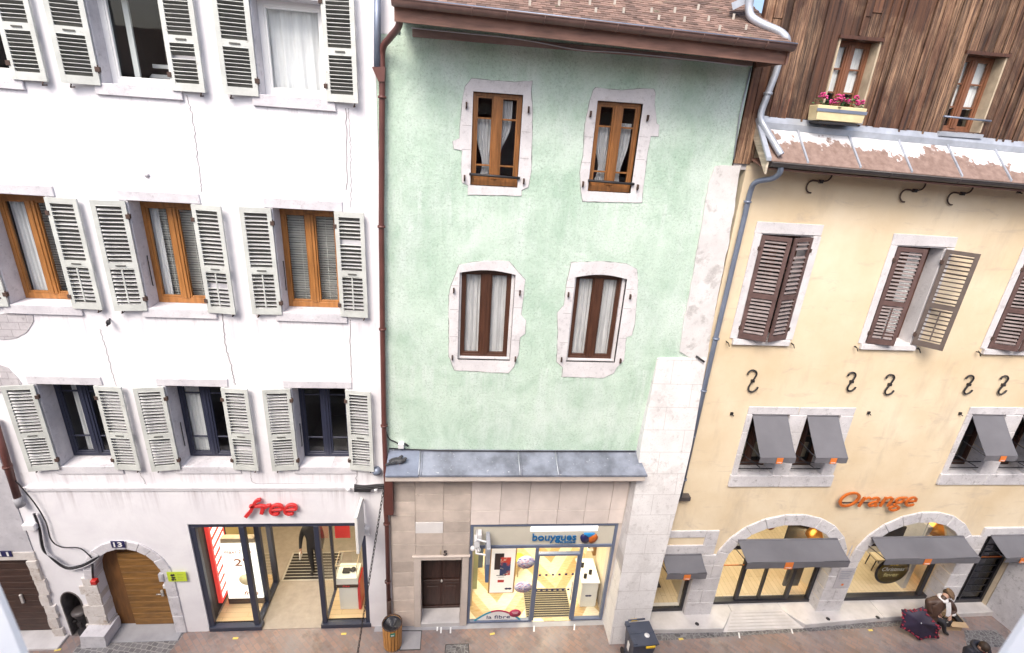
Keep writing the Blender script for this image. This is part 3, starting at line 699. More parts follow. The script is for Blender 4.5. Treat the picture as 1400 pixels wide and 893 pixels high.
def area(name, loc, size, power, colr=(1, .86, .66), sy=None):
    l = bpy.data.lights.new(name, 'AREA'); l.energy = power; l.size = size; l.color = colr
    if sy: l.shape = 'RECTANGLE'; l.size_y = sy
    o = bpy.data.objects.new(name, l); o.location = loc; col.objects.link(o); return o
area('ceiling_lamp', (-3.9, 2.0, 3.15), 1.6, 44, (1, .83, .55), 2.6)
area('ceiling_lamp', (-5.2, .75, 3.15), .5, 14, (1, .83, .6), .9)
area('ceiling_lamp', (-2.55, .7, 3.15), .5, 17, (1, .80, .55), .9)
# things inside
t = thing('poster_stand', (-5.05, .7, .12), 'large white lit poster stand in left show window, with red writing', 'poster stand')
b = MB().box(-5.52, -4.66, .62, .80, .12, .30); b.build('base', m_doord, t, .01)
m_lit = M('backlit white poster', (.95, .93, .88), .5, .02, bmp=0, emit=.6)
MB().prism([(-5.50, .30), (-4.68, .30), (-4.70, 2.02), (-5.48, 2.02)], .62, .78).build('panel', m_lit, t, .008)
MB().prism([(-5.48, 2.02), (-4.70, 2.02), (-4.72, 2.16), (-5.46, 2.16)], .64, .78).build('cap', m_tanr, t, .008)
b = MB(); add_text(b, 'maxi 2 ans', -5.42, .612, 1.74, .10, .006, .25, .004, .62); add_text(b, "2'", -5.22, .612, 1.36, .22, .006, 0, .01, .24); add_text(b, 'free', -5.12, .612, .42, .13, .006, .3, .01, .34)
b.build('lettering', M('faint terracotta print', (.50, .20, .10), .6, .05, bmp=0), t)
MB().lathe([(0, 0), (.16, 0), (.18, .008), (0, .01)], (0, 0, 0), 20, 0, Matrix.Translation((-5.0, .62, .92)) @ Matrix.Rotation(R(90), 4, 'X')).build('printed_disc', M('pale yellow print', (.85, .74, .45), .6, .05, bmp=0, emit=.2), t)
t = thing('light_panel', (-5.62, .8, .12), 'narrow red and white lit panel behind the white poster stand', 'display panel')
MB().box(-5.71, -5.62, .55, 1.15, .25, 2.85).build('panel', M('red lit plastic', (.75, .05, .04), .5, .03, bmp=0, emit=.4), t)
b = MB()
for k in range(9): b.add([(-5.616, .60, .35+k*.27), (-5.616, 1.10, .45+k*.27), (-5.616, 1.10, .62+k*.27), (-5.616, .60, .52+k*.27)], [(0, 1, 2, 3)])
b.build('white_stripes', m_lit, t)
t = thing('display_plinth', (-2.58, .55, .12), 'white and red display plinth with a glass case, right show window', 'display plinth')
MB().box(-2.80, -2.36, .40, .80, .12, .86).build('plinth', m_wwall, t, .005)
MB().box(-2.355, -2.29, .38, .84, .12, 1.02).build('side_panel', m_sign_r, t, .004)
MB().box(-2.84, -2.33, .37, .84, .86, .96).build('band', m_doord, t, .004)
MB().box(-2.84, -2.33, .37, .84, .96, 1.16).build('tray', m_wwall, t, .004)
b = MB()
for x in (-2.835, -2.345):
    for y in (.375, .825): b.box(x-.006, x+.006, y-.006, y+.006, 1.16, 1.55)
b.box(-2.84, -2.34, .37, .38, 1.54, 1.555).box(-2.84, -2.34, .82, .83, 1.54, 1.555).box(-2.841, -2.829, .38, .82, 1.54, 1.555).box(-2.351, -2.339, .38, .82, 1.54, 1.555)
k = b.build('case_frame', m_tanr, t); MB().box(-2.83, -2.35, .385, .815, 1.165, 1.54).build('case_glass', m_sglass, k)
b = MB(); add_text(b, 'free', -2.70, .366, .885, .055, .004, .3, .006, .17); b.build('lettering', m_sign_r, t)
MB().box(-2.72, -2.55, .5, .64, 1.18, 1.22, 0).lathe([(.05, 0), (.07, .02), (.05, .05), (0, .05)], (-2.48, .6, 1.18)).build('handset', m_matd, t, .003)
t = tag(MB().box(-2.98, -2.62, 1.05, 1.08, 1.75, 2.5).build('hanging_poster', m_sign_r), 'red hanging poster at the back of right show window', 'poster')
t = thing('entrance_mat', (-3.88, 1.85, .012), 'striped metal entrance mat set in the grey floor of left shop', 'mat')
MB().box(-4.55, -3.16, 1.38, 2.34, .012, .020).build('mat_frame', m_met, t)
b = MB()
for k in range(9): b.box(-4.50, -3.21, 1.42+k*.1, 1.42+k*.1+.072, .020, .026)
b.build('rubber_ribs', m_matd, t)
# lettering of the left shop
b = MB(); Yf, Yb = -.12, -.05
sx = lambda pts: [(-4.45+ (x+.28*z)*1.0, 3.50+z) for x, z in pts]
def let(pts, w, w2=None): add_stroke(b, sx(pts), w, Yf, Yb, 0, w2)
let([(.02, -.06), (.10, .10), (.13, .26)]+[(.15, .33), (.19, .37), (.25, .385)], .075, .06); let([(.05, .215), (.30, .225)], .055)
def rr(x): let([(x, 0.02), (x, .24)], .075); let([(x+.03, .17), (x+.08, .225), (x+.15, .235)], .06)
rr(.33)
def ee(x):
    let([(x-.10, .118), (x+.115, .128)], .042)
    let([(x+.118*math.cos(R(a)), .125+.122*math.sin(R(a))) for a in range(0, 309, 14)], .052)
ee(.61); ee(.90)
tag(b.build('shop_sign', m_sign_r, None, .004), 'red slanting raised letters free on white wall above left shop', 'sign')
# projecting sign edge-on, small fittings
t = thing('projecting_sign', tuple(F(497, 690, -.05)), 'thin white projecting sign seen edge-on beside the left shop window', 'sign')
p0, p1 = F(497, 676, -.12), F(491, 727, -.62)
MB().prism([(-2.055, 3.0), (-1.995, 3.0), (-1.995, 3.95), (-2.055, 3.95)], -.72, -.10).build('panel', m_wwall, t, .01)
MB().tube([(-2.02, 0, 3.8), (-2.02, -.11, 3.8)], .02, 8).build('bracket', m_met, t)
MB().tube([(-2.02, 0, 3.15), (-2.02, -.11, 3.15)], .02, 8).build('bracket', m_met, t)
p = F(502, 723, 0); tag(MB().box(p.x-.06, p.x+.06, -.1, 0, p.z-.11, p.z+.07).box(p.x-.02, p.x+.1, -.13, -.1, p.z-.1, p.z-.04).build('alarm_box', m_box, None, .012), 'small white alarm box right of the left shop window', 'alarm box')
p = F(516, 641, 0); t = thing('security_light', tuple(p), 'grey round security light beside brown pipe on white wall', 'light')
MB().lathe([(0, 0), (.09, .0), (.10, .05), (.06, .13), (0, .14)], (0, 0, 0), 16, 0, Matrix.Translation((p.x, -.06, p.z-.06))).build('head', m_pipeg, t); MB().box(p.x-.03, p.x+.03, -.05, 0, p.z-.05, p.z+.06).build('mount', m_pipeg, t)
p = F(503, 629, 0); tag(MB().box(p.x-.035, p.x+.035, -.03, 0, p.z-.05, p.z+.05).build('junction_box', m_stw, None, .008), 'tiny pinkish junction box under lowest right white shutter', 'junction box')
t = thing('cable_bundle', tuple(F(505, 664, 0)), 'thick black cable bundle clipped on cornice near brown drainpipe', 'cable')
b = MB()
for k in range(5):
    y = -.10-.02*(k % 2); o = k*.022
    b.tube(smooth_path([(F(486, 664).x, y, 4.22+o-.04), (F(500, 664).x, y-.02, 4.20+o-.03), (F(515, 664).x, y, 4.23+o-.05), (F(527, 664).x, y, 4.22+o-.03)], 4), .018, 6)
b.box(F(486, 664).x, F(508, 664).x, -.15, -.07, 4.12, 4.19)
b.build('wires', m_cable, t)
for x, y in ((476, 669), (514, 669)):
    q = F(x, y, -.1); MB().ell(q, (.05, .05, .05)).tube([(q.x, -.1, q.z), (q.x, 0, q.z+.03)], .015, 6).build('floodlight', m_box, t)
A, B_ = F(524, 672, -.14), G(489, 893, .0); b = MB(); n = 46
for i in range(n):
    q = A.lerp(B_, i/(n-1)); q2 = A.lerp(B_, (i+1)/(n-1)); dirv = (B_-A).normalized()
    rt = dirv.to_track_quat('Z', 'Y').to_matrix().to_4x4() @ Matrix.Rotation(R(90*(i % 2)), 4, 'Z'); L = (B_-A).length/(n-1)*.72
    ring = [Matrix.Translation(q) @ rt @ Vector((.021*math.cos(t_), 0, L*math.sin(t_))) for t_ in [k*math.pi/5 for k in range(10)]]
    b.tube(ring, .007, 5, 0, True)
tag(b.build('hanging_chain', m_iron), 'long dark chain running from brown pipe down to the pavement', 'chain')

def number_plate(px, py, w, h, txt, label, Y, mat=m_plate, tmat=m_paper, name='number_plate'):
    p = F(px, py, Y); t = thing(name, (p.x, Y, p.z), label, 'sign')
    MB().box(p.x-w/2, p.x+w/2, Y-.012, Y, p.z-h/2, p.z+h/2).build('plate', mat, t, .003)
    b = MB(); tw = w*.62; add_text(b, txt, p.x-tw/2, Y-.016, p.z-h*.34, h*.68, .006, 0, .02, tw); b.build('number', tmat, t)
number_plate(161.5, 744, .27, .18, '13', 'dark blue number plate 13 above the orange arched door', -.05)
p = F(244, 786, -.05); t = thing('notice_plate', (p.x, -.05, p.z), 'lime yellow notice fixed on the arch stones right of plank door', 'sign')
MB().box(-6.31, -5.92, -.055, -.045, 1.63, 1.90).build('plate', m_ynot, t)
b = MB(); 
for k, (cx, cz, rx, rz) in enumerate(((-6.21, 1.81, .035, .035), (-6.19, 1.74, .045, .03), (-6.21, 1.68, .035, .03), (-6.17, 1.82, .02, .03), (-6.16, 1.68, .02, .02))): b.ell((cx, -.056, cz), (rx, .004, rz), 0, 10, 6)
b.build('emblem', m_ink, t)
b = MB()
for k in range(4): b.box(-6.10, -5.98-(k % 2)*.02, -.0575, -.0555, 1.83-k*.045, 1.838-k*.045)
b.build('fine_print', M('olive print', (.25, .32, .05), .6), t)
p = F(222, 784, .0); tag(MB().box(-6.50, -6.40, -.06, .02, 1.63, 1.84).box(-6.475, -6.425, -.07, -.06, 1.70, 1.80).build('intercom', m_grey, None, .006), 'grey intercom panel on door jamb beside lime notice', 'intercom')
tag(MB().box(-6.50, -6.40, .0, .2, 1.40, 1.46).box(-6.50, -6.40, .0, .03, 1.36, 1.40).build('letter_slot', m_box, None, .006), 'small white letter slot below the intercom by plank door', 'letter slot')
p = F(131, 793, -.03); t = tag(MB().box(p.x-.06, p.x+.06, -.12, -.02, p.z-.06, p.z+.06).build('red_box', m_redbox, None, .012), 'small bright red box on stone left of the arched plank door', 'box')
tag(MB().tube(smooth_path([F(14, 650, -.1), F(30, 667, -.1), F(50, 692, -.08), F(63, 715, -.06), F(70, 738, -.06), F(84, 748, -.06), F(110, 750, -.06), F(128, 766, -.06)], 6), .012, 6).build('black_cable', m_cable), 'thin black cable sagging across the white wall to arched door', 'cable')
t = thing('wire_loom', tuple(F(70, 760, -.05)), 'sagging loom of black and white wires left of the arched door', 'cable')
for k, (mt, o) in enumerate(((m_cablew, 0), (m_cable, -2), (m_cable, -4), (m_cable, -1), (m_stepg, -5))):
    MB().tube(smooth_path([F(50+o, 702, -.05), F(57+o, 722, -.06), F(63+o, 752, -.07), F(74, 768+o, -.09), F(92, 779+o, -.10), F(112, 776+o, -.09), F(128, 768+o, -.07), F(135, 762+o*.5, -.05)], 6), .014, 6).build('wire', mt, t)
MB().tube([F(126, 772, -.05), F(127, 790, -.05)], .02, 6).build('wire', m_cable, t)

# ------------------------------------------------------------------ grey neighbour on the left
NB = thing('grey_building', (-10.5, 0, 0), 'grey stained house at far left edge with dark plank door', 'building')
MB().wall([(-14, -.2), (-8.875, -.2), (-8.875, 16), (-14, 16)], [rect(-10.2, -9.0, 0, 2.28)], -.02, .4).build('wall', m_grey, NB)
b = MB()
for z0, z1, o in ((0, .3, .0), (.3, .62, .05), (.62, .98, .0), (.98, 1.3, .07), (1.3, 1.75, .02), (1.75, 2.28, .05)): b.prism(densify(rect(-9.02-o*.3, -8.80-o, z0+.008, z1-.008), .08, .014), -.06-random.uniform(0, .02), .3)
b.box(-10.3, -8.86, -.035, .3, 2.29, 2.50); b.build('door_surround', m_jamb, NB, .014)
d = MB().box(-10.2, -9.0, .12, .18, 0.05, 2.29).build('door', m_doord, NB); b = MB()
for i in range(12): b.box(-10.15, -9.03, .095, .12, .08+.182*i, .08+.182*(i+1)-.008)
b.build('planks', m_doord, d, .004)
MB().box(-9.56, -9.50, .05, .095, .95, 1.2).build('handle', m_met, d, .01)
MB().box(-10.4, -8.75, -.35, .12, -.05, .06).build('doorstep', m_step, NB, .015)
drainpipe(NB, [F(-8, 575, -.1), F(25, 684, -.1)], .062, m_pipeb, [F(10, 638, -.1)])
MB().tube([F(23, 680, -.1), F(29, 692, -.1)], .075, 10).build('pipe_sleeve', m_stepg, NB)
number_plate(6, 757, .30, .16, '11', 'dark blue number plate 11 above the dark door at left edge', -.035)
p = F(45, 716, -.02); tag(MB().box(p.x-.12, p.x+.13, -.15, -.02, p.z-.08, p.z+.08).build('utility_box', m_box, None, .02), 'white plastic junction box on wall left of the wire loom', 'junction box')
# black stand-pipe in the niche
t = thing('standpipe', (-8.46, .18, 0), 'black iron standpipe with round lid standing in the arched niche', 'standpipe')
MB().lathe([(.16, 0), (.16, .08), (.11, .12), (.10, .48), (.14, .52), (.14, .6)], (-8.46, .12, 0), 16).tube([(-8.58, .12, .30), (-8.66, .08, .34)], .03, 8).box(-8.5, -8.42, -.02, .02, .28, .4).build('body', m_iron, t)
MB().lathe([(.14, 0), (.17, .01), (.17, .05), (.10, .075), (0, .08)], (-8.46, .12, .60), 20).build('lid', m_gutd, t)
MB().tube([(-8.50, .35, .5), (-8.56, .45, 1.3)], .05, 10).build('riser', m_pipeg, t)

# ------------------------------------------------------------------ green building
GB = thing('green_building', (1.6, 0, 0), 'pale green roughcast house between white and yellow facades, tiled roof', 'building')
G_open = [(.05, .89, 10.47, 11.95), (2.11, 2.91, 10.48, 11.95), (-.09, .96, 7.16, 8.92), (2.06, 3.08, 7.17, 8.92)]
def arched(x0, x1, z0, z1, s): return [(x0, z0), (x1, z0)]+[(x1+(x0-x1)*i/8, z1+s*math.sin(math.pi*i/8)) for i in range(9)]
gholes = [rect(*G_open[0]), rect(*G_open[1]), arched(*G_open[2], .07), arched(*G_open[3], .07)]
gout = [(-1.47, 4.6), (4.66, 4.6), (4.66, 12.80), (-1.08, 12.88), (-1.08, 12.655), (-1.47, 12.655)]
MB().wall(gout, gholes, 0, .4).build('wall', m_green, GB)
GS = [
 [(636,118.5),(645,107.6),(677,110.7),(703,112.5),(727.5,111),(726,124),(728,154.5),(727.5,180),(726,235),(722,256),(713,260),(713,267.6),(639.5,266.4),(640,253.5),(631.8,249.6),(630.5,235),(632,206),(620.6,203.5),(619,193),(628,189),(629.6,165),(632,139)],
 [(811,123.6),(815,119.7),(832,122),(850,123.5),(880,121),(893.6,122),(896,127.5),(895,144),(897.5,168.7),(901,171),(900,186.7),(889.7,186.7),(884.6,213.7),(883,227.7),(879,258.6),(877.8,277),(796.6,275.4),(794,258.6),(792.8,235.5),(797,213.8),(799.6,170),(806,139)],
 [(616.4,391.5),(628,362),(647,358.5),(680.7,356),(696,357.5),(705,368),(718,382.5),(715.5,407),(712.4,430),(719,438),(718,456),(711,461),(709,484),(702.6,501),(695,510),(621.5,506),(613.8,486.8),(613.8,404)],
 [(781,359),(825,357.5),(856,360.6),(870,368),(872,384),(868.7,430),(867.5,443),(863.6,458.5),(856,461),(853,492),(843,502),(839,510),(825,516.4),(768,515),(769.6,502),(761,494.5),(763,453),(762,427.6),(771,417),(774.7,386)]]
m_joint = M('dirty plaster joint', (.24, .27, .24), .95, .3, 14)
for k, (poly, op) in enumerate(zip(GS, G_open)):
    x0, x1, z0, z1 = op; inner = rect(x0+.012, x1-.012, z0+.005, z1-.005) if k < 2 else arched(x0+.012, x1-.012, z0+.005, z1-.003, .068)
    pf = FX(poly); cx0 = sum(p[0] for p in pf)/len(pf); cz0 = sum(p[1] for p in pf)/len(pf)
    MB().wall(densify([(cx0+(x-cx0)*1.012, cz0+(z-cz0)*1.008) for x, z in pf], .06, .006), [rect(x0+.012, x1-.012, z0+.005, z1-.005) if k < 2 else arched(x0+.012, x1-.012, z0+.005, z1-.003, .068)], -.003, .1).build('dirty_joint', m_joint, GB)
    o = MB().wall(densify(pf, .10, .007), [inner], -.014, .30).build('stone_surround', m_stp, GB, .006)
    m_j = m_crack
    b = MB()
    for sx in (-1, 1):
        xx = (x0 if sx < 0 else x1)
        for fz in ((.36, .62) if k < 2 else (.28, .62, .86)):
            zz = z0+(z1-z0)*fz+random.uniform(-.08, .08); b.box(min(xx, xx+sx*.15), max(xx, xx+sx*.15), -.0165, -.0135, zz-.003, zz+.003)
    b.build('stone_joints', m_j, GB)
    for sx in (-1, 1):
        for zz in ((z0+.12, z1-.22) if k < 2 else (z0+.06, z1-.34)):
            xx = (x0 if sx < 0 else x1)+sx*.09
            MB().box(xx-.014, xx+.014, -.05, -.02, zz-.05, zz+.05).tube([(xx, -.04, zz-.03), (xx, -.085, zz-.02), (xx, -.085, zz+.045)], .010, 6).build('shutter_pin', m_rust, GB)
    if k < 2:
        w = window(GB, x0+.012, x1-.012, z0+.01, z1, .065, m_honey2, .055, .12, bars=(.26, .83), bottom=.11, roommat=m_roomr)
        c = (x0+x1)/2
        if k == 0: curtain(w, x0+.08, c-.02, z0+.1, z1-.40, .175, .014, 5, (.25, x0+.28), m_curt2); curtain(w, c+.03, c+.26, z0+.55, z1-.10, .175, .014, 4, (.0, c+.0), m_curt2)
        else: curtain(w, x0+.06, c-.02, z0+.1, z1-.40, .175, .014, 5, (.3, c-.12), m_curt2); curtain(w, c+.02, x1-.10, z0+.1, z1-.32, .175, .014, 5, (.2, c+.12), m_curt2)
        r_ = MB().tube([(x0-.01, -.045, z0+.19), (x1+.02, -.045, z0+.17)], .022, 8)
        for xx in (x0+.03, x1-.01): r_.tube([(xx, -.045, z0+.18), (xx, .06, z0+.18)], .014, 6)
        r_.build('window_rail', m_iron, GB)
    else:
        w = window(GB, x0+.05, x1-.07, z0+.04, z1+.02, .11, m_dkbr, .05, .15, roommat=m_room)
        c = (x0+x1)/2
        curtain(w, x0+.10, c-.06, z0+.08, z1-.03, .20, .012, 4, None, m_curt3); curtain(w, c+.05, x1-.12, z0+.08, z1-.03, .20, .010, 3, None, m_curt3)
        f = MB(); f.box(x0+.012, x0+.05, .06, .17, z0+.03, z1).box(x1-.07, x1-.012, .06, .17, z0+.03, z1).box(x0+.012, x1-.012, .05, .17, z0+.005, z0+.04)
        f.build('window_lining', m_stp, GB, .004)
        MB().prism([(x0+.01, z1-.01)]+[(x1-.012+(x0-x1+.024)*i/8, z1+.062*math.sin(math.pi*i/8)-.004) for i in range(9)]+[(x0+.01, z1-.03), (x1-.01, z1-.03)][:0], .085, .108).build('head_board', m_dkbr, GB)
# right end strip: limewashed quoin and battered buttress
b = MB(); q = FX([(977, 227), (1012, 226), (1006, 262), (996, 330), (980, 405), (966, 488), (945, 490), (929, 480), (934, 440), (946, 380), (960, 300), (968, 250)])
b.wall(densify(q, .12, .012), [], -.03, .02).build('quoin_strip', m_quoin, GB)
bp = [(3.93, 7.30, -.04), (4.96, 7.34, -.04), (4.96, 5.4, -.20), (3.84, 5.4, -.20), (3.84, 4.4, -.30), (4.90, 4.4, -.30), (3.80, 2.2, -.46), (4.74, 2.2, -.46), (3.74, -.05, -.66), (4.62, -.05, -.66)]
vs = [(x, y, z) for x, z, y in bp]+[(x if x > 4.4 else x, .3, z) for x, z, y in bp]
L = [0, 3, 4, 6, 8]; Rr_ = [1, 2, 5, 7, 9]; fs = []
for i in range(4):
    fs += [(L[i], Rr_[i], Rr_[i+1], L[i+1]), (L[i], L[i+1], L[i+1]+10, L[i]+10), (Rr_[i], Rr_[i+1], Rr_[i+1]+10, Rr_[i]+10)]
fs += [(0, 1, 11, 10)]
MB().add(vs, fs).build('buttress', m_stq, GB)
MB().tube([F(952, 487, -.06), F(963, 495, -.1)], .02, 6).build('iron_peg', m_iron, GB)
# zinc ledge above the shop
b = MB(); b.box(-1.45, 3.90, -.02, .02, 5.02, 5.09)
b.add([(-.78, 0, 5.05), (3.86, 0, 5.05), (3.96, -.52, 4.83), (-.78, -.52, 4.83), (-.78, 0, 5.0), (3.86, 0, 5.0), (3.96, -.52, 4.79), (-.78, -.52, 4.79)], [(0, 1, 2, 3), (4, 5, 6, 7), (2, 3, 7, 6), (0, 3, 7, 4), (1, 2, 6, 5)])
lg = b.build('zinc_ledge', m_zinc, GB)
MB().add([(-1.45, 0, 5.07), (-.79, 0, 5.07), (-.79, -.53, 4.83), (-1.45, -.53, 4.83), (-1.45, 0, 5.0), (-.79, 0, 5.0), (-.79, -.53, 4.79), (-1.45, -.53, 4.79)], [(0, 1, 2, 3), (4, 5, 6, 7), (2, 3, 7, 6), (0, 3, 7, 4), (1, 2, 6, 5)]).build('ledge_end_sheet', m_zinc2, GB)
for x in (-.80, 1.25, 2.05):
    MB().tube([(x, -.0, 5.065), (x+.01, -.53, 4.842)], .014, 6).build('sheet_seam', m_zincl, lg)
    MB().tube([(x+.05, -.0, 5.06), (x+.06, -.53, 4.838)], .010, 6).build('sheet_seam', m_zinc, lg)
MB().tube([F(x, y, -.03) for x, y in ((532, 613), (600, 616), (700, 617), (800, 617), (868, 617))], .012, 6).build('ledge_wire', m_cable, GB)
MB().box(-1.46, 3.93, -.50, .0, 4.66, 4.785).build('ledge_slab', m_dsur, GB, .008)
MB().box(-1.35, -.55, -.2, -.14, 4.56, 4.60).box(-1.3, -1.28, -.17, -.15, 4.6, 4.67).box(-.6, -.58, -.17, -.15, 4.6, 4.67).build('strip_light', m_wwall, GB, .006)
# ground floor: stone slabs, door recess, shop recess
SD = rect(-.80, .14, .0, 2.11); SH = rect(.31, 3.73, 0, 3.10)
MB().wall([(-1.47, -.2), (3.95, -.2), (3.95, 4.59), (-1.47, 4.59)], [SD, SH], 0, .45).build('lower_wall', m_dsur, GB)
b = MB(); bw_ = MB()
xs = [(-1.44, -.915), (-.91, -.305), (-.30, .295)]
for ci, (x0, x1) in enumerate(xs):
    z = 0.02; zl = [.42, .5, .36, .45, .38, .42, .35, .31, .3, .45, .4, .35] if ci else [.5, .36, .42, .44, .33, .5, .38, .45, .36, .42, .3]
    for h in zl:
        zt = min(z+h, 4.655)
        if z >= 4.6: break
        lo = z
        if ci and lo < 2.24: lo = max(lo, 2.245)
        if ci == 1:
            if lo < 2.89 < zt: zt2 = 2.885; b.box(x0, x1, -.03, 0, lo, zt2); z += h; continue
            if 2.89 <= lo < 3.19: lo = 3.195
        if zt-lo > .05: b.box(x0, x1, -.03-random.uniform(0, .004), 0, lo+.003, zt-.003)
        z += h
b.build('slab_cladding', m_tile1, GB, .003)
MB().box(-.91, -.305, -.036, 0, 2.89, 3.19).build('white_slab', m_tilew, GB, .003)
b = MB(); xe = [.30]+[F(x, 690).x for x in (684, 723, 763, 800, 834)]+[3.80]
for i in range(len(xe)-1):
    for z0, z1 in ((3.115, 3.50), (3.505, 4.30), (4.305, 4.655)): b.box(xe[i]+.004, xe[i+1]-.004, -.03-random.uniform(0, .005), 0, z0, z1-.004)
b.build('panel_cladding', m_tile2, GB, .003)
b = MB(); b.box(-.96, -.80, -.055, .40, .0, 2.24).box(.14, .305, -.055, .40, .0, 2.24).box(-.80, .14, -.055, .40, 2.11, 2.24)
b.box(-.99, .33, -.075, 0, 2.20, 2.245); b.build('door_surround', m_dsur, GB, .01)
MB().box(-.80, .14, -.06, .43, -.05, .13).build('doorstep', m_step, GB, .01)
d = MB().box(-.80, .14, .40, .44, .13, 2.12).build('door', m_doorb, GB); b = MB()
for x0, x1 in ((-.76, -.345), (-.315, .10)):
    for z0, z1 in ((.22, .95), (1.12, 2.0)):
        b.box(x0, x1, .375, .40, z0, z1); b.box(x0+.07, x1-.07, .36, .375, z0+.09, z1-.09)
    b.box(x0, x1, .35, .40, .98, 1.07)
b.box(-.345, -.315, .365, .40, .15, 2.1); b.box(-.8, .14, .35, .40, .13, .2); b.build('door_panels', m_doorb, d, .008)
MB().ell((-.33, .345, 1.05), (.03, .03, .04)).build('knob', m_met, d)
# middle shop
sf = MB(); Y0, Y1 = .0, .09; T = .055
sf.box(.31, 3.73, Y0, Y1, 3.03, 3.10).box(.31, .38, Y0, Y1, 0, 3.03).box(3.66, 3.73, Y0, Y1, 0, 3.03).box(.38, 3.66, Y0, Y1, 2.38, 2.46)
sf.box(1.86, 1.93, Y0, Y1, .0, 2.38).box(2.92, 2.99, Y0, Y1, 0, 2.38).box(.38, 1.86, Y0, Y1, 0, .06).box(2.99, 3.66, Y0, Y1, 0, .06).box(1.93, 2.92, Y0, Y1, 2.13, 2.19)
sf.box(1.93, 1.97, Y0+.02, Y1-.02, .03, 2.13).box(2.88, 2.92, Y0+.02, Y1-.02, .03, 2.13)
sfo = sf.build('shopfront', m_blue, GB, .005)
for q in ((.38, 1.86, .04, .05, .06, 2.38), (2.99, 3.66, .04, .05, .06, 2.38), (1.97, 2.88, .04, .05, .03, 2.13), (1.93, 2.92, .04, .05, 2.19, 2.38)): MB().box(*q).build('shop_pane', m_sglass, sfo)
MB().tube([(2.82, .0, .75), (2.82, -.05, .78), (2.82, -.05, 1.35), (2.82, .0, 1.38)], .014, 8).build('door_handle', m_met, sfo)
b = MB()
for (xa, ya, xb, yb, n) in ((738, 786.5, 783, 785, 6), (733, 807, 777, 806, 7)):
    for i in range(n):
        q = F(xa+(xb-xa)*i/(n-1), ya+(yb-ya)*i/(n-1), .035); b.box(q.x-.028, q.x+.028, .034, .038, q.z-.028, q.z+.028)
b.build('door_dots', m_sign_n, sfo)
MB().box(.38, 3.66, .03, .07, 2.46, 3.03).build('sign_panel', m_cream, GB)
MB().box(.20, .306, .46, 6, 0, 3.15).box(3.84, 3.94, .46, 6, 0, 3.15).box(3.74, 3.84, .1, 2, 0, 3.1).box(.1, 3.94, 6, 6.1, 0, 3.15).build('shop_wall', m_cwall, GB)
MB().box(.2, 3.84, 0.0, 6, -.05, .014).build('shop_floor', chevron(), GB)
MB().box(.2, 3.84, .1, 6, 3.09, 3.15).build('shop_ceiling', m_wwall, GB)
area('ceiling_lamp', (1.5, 1.1, 3.06), 1.6, 55, (1, .86, .62), 1.6); area('ceiling_lamp', (2.6, 2.6, 3.06), 1.6, 53, (1, .86, .62), 2.2)
q = F(700, 795, .034)
for x, y, w, h in ((719, 769, .43, .40), (715, 803, .43, .36)):
    q = F(x, y, .03); MB().lathe([(0, 0), (.5, 0), (.5, .004), (0, .004)], (0, 0, 0), 20, 0, Matrix.Translation((q.x, .035, q.z)) @ Matrix.Diagonal((w, 1, h, 1)) @ Matrix.Rotation(R(90), 4, 'X')).build('oval_sticker', blotch_print(), sfo)
t = thing('window_sticker', (1.08, .03, .06), 'arched window sticker reading la fibre low on middle shop window', 'sticker')
arcp = [(.50+1.14*i/20, .065+.32*math.sin(math.pi*(i/20))) for i in range(21)]
MB().prism([(.52, .07)]+[(x, z-.015) for x, z in arcp[1:-1]]+[(1.62, .07)], .030, .0355).build('panel', m_paper, t)
add = MB(); add_stroke(add, arcp[17:], .05, .024, .029, 0); add.build('teal_arc', M('teal print', (.05, .30, .42), .6, bmp=0), t); add = MB(); add_stroke(add, arcp[:8], .05, .024, .029, 0); add.build('teal_arc', M('teal print', (.05, .30, .42), .6, bmp=0), t)
add = MB(); add_stroke(add, arcp[7:18], .05, .024, .029, 0); add.build('red_arc', M('crimson print', (.45, .04, .10), .6, bmp=0), t)
b = MB(); add_text(b, 'la fibre', .80, .026, .12, .11, .004, 0, .002, .58); b.build('lettering', m_sign_n, t)
MB().lathe([(0, 0), (.5, 0), (.5, .004), (0, .004)], (0, 0, 0), 20, 0, Matrix.Translation((1.50, .024, .29)) @ Matrix.Diagonal((.30, 1, .26, 1)) @ Matrix.Rotation(R(90), 4, 'X')).build('badge', M('crimson print', (.45, .04, .10), .6, bmp=0), t)
b = MB().box(1.42, 1.58, .0195, .0205, .32, .335).box(1.44, 1.56, .0195, .0205, .27, .283); b.build('badge_print', m_paper, t)
# lettering of the middle shop
b = MB(); add_text(b, 'bouygues', 1.74, -.012, 2.55, .27, .024, 0, .012, 1.03); add_text(b, 'TELECOM', 2.34, -.015, 2.535, .05, .02, 0, .004, .42)
tag(b.build('shop_sign', m_sign_b), 'blue raised letters bouygues telecom on cream panel of middle shop', 'sign')
t = thing('shop_emblem', (3.07, .0, 2.7), 'navy, blue and orange round emblem beside the blue letters', 'sign')
for cx, an, mt in ((2.97, 28, m_sign_n), (3.17, -28, m_sign_o)):
    X = Matrix.Translation((cx, .0, 2.66)) @ Matrix.Rotation(R(-an), 4, 'Y') @ Matrix.Diagonal((.19, 1, .27, 1)) @ Matrix.Rotation(R(90), 4, 'X')
    MB().lathe([(0, 0), (.5, 0), (.5, .03), (0, .03)], (0, 0, 0), 20, 0, X).build('oval', mt, t)
MB().prism([(2.94, 2.80), (3.20, 2.80), (3.09, 2.72), (3.05, 2.72)], -.03, .028).build('blue_wedge', M('bright blue plastic', (.02, .22, .50), .4, bmp=0), t)
tag(MB().box(1.69, 3.26, .015, .03, 2.86, 3.01).build('lit_strip', M('lit white strip', (.95, .95, .95), .5, 0, bmp=0, emit=.6)), 'bright white strip light above blue shop letters', 'light')
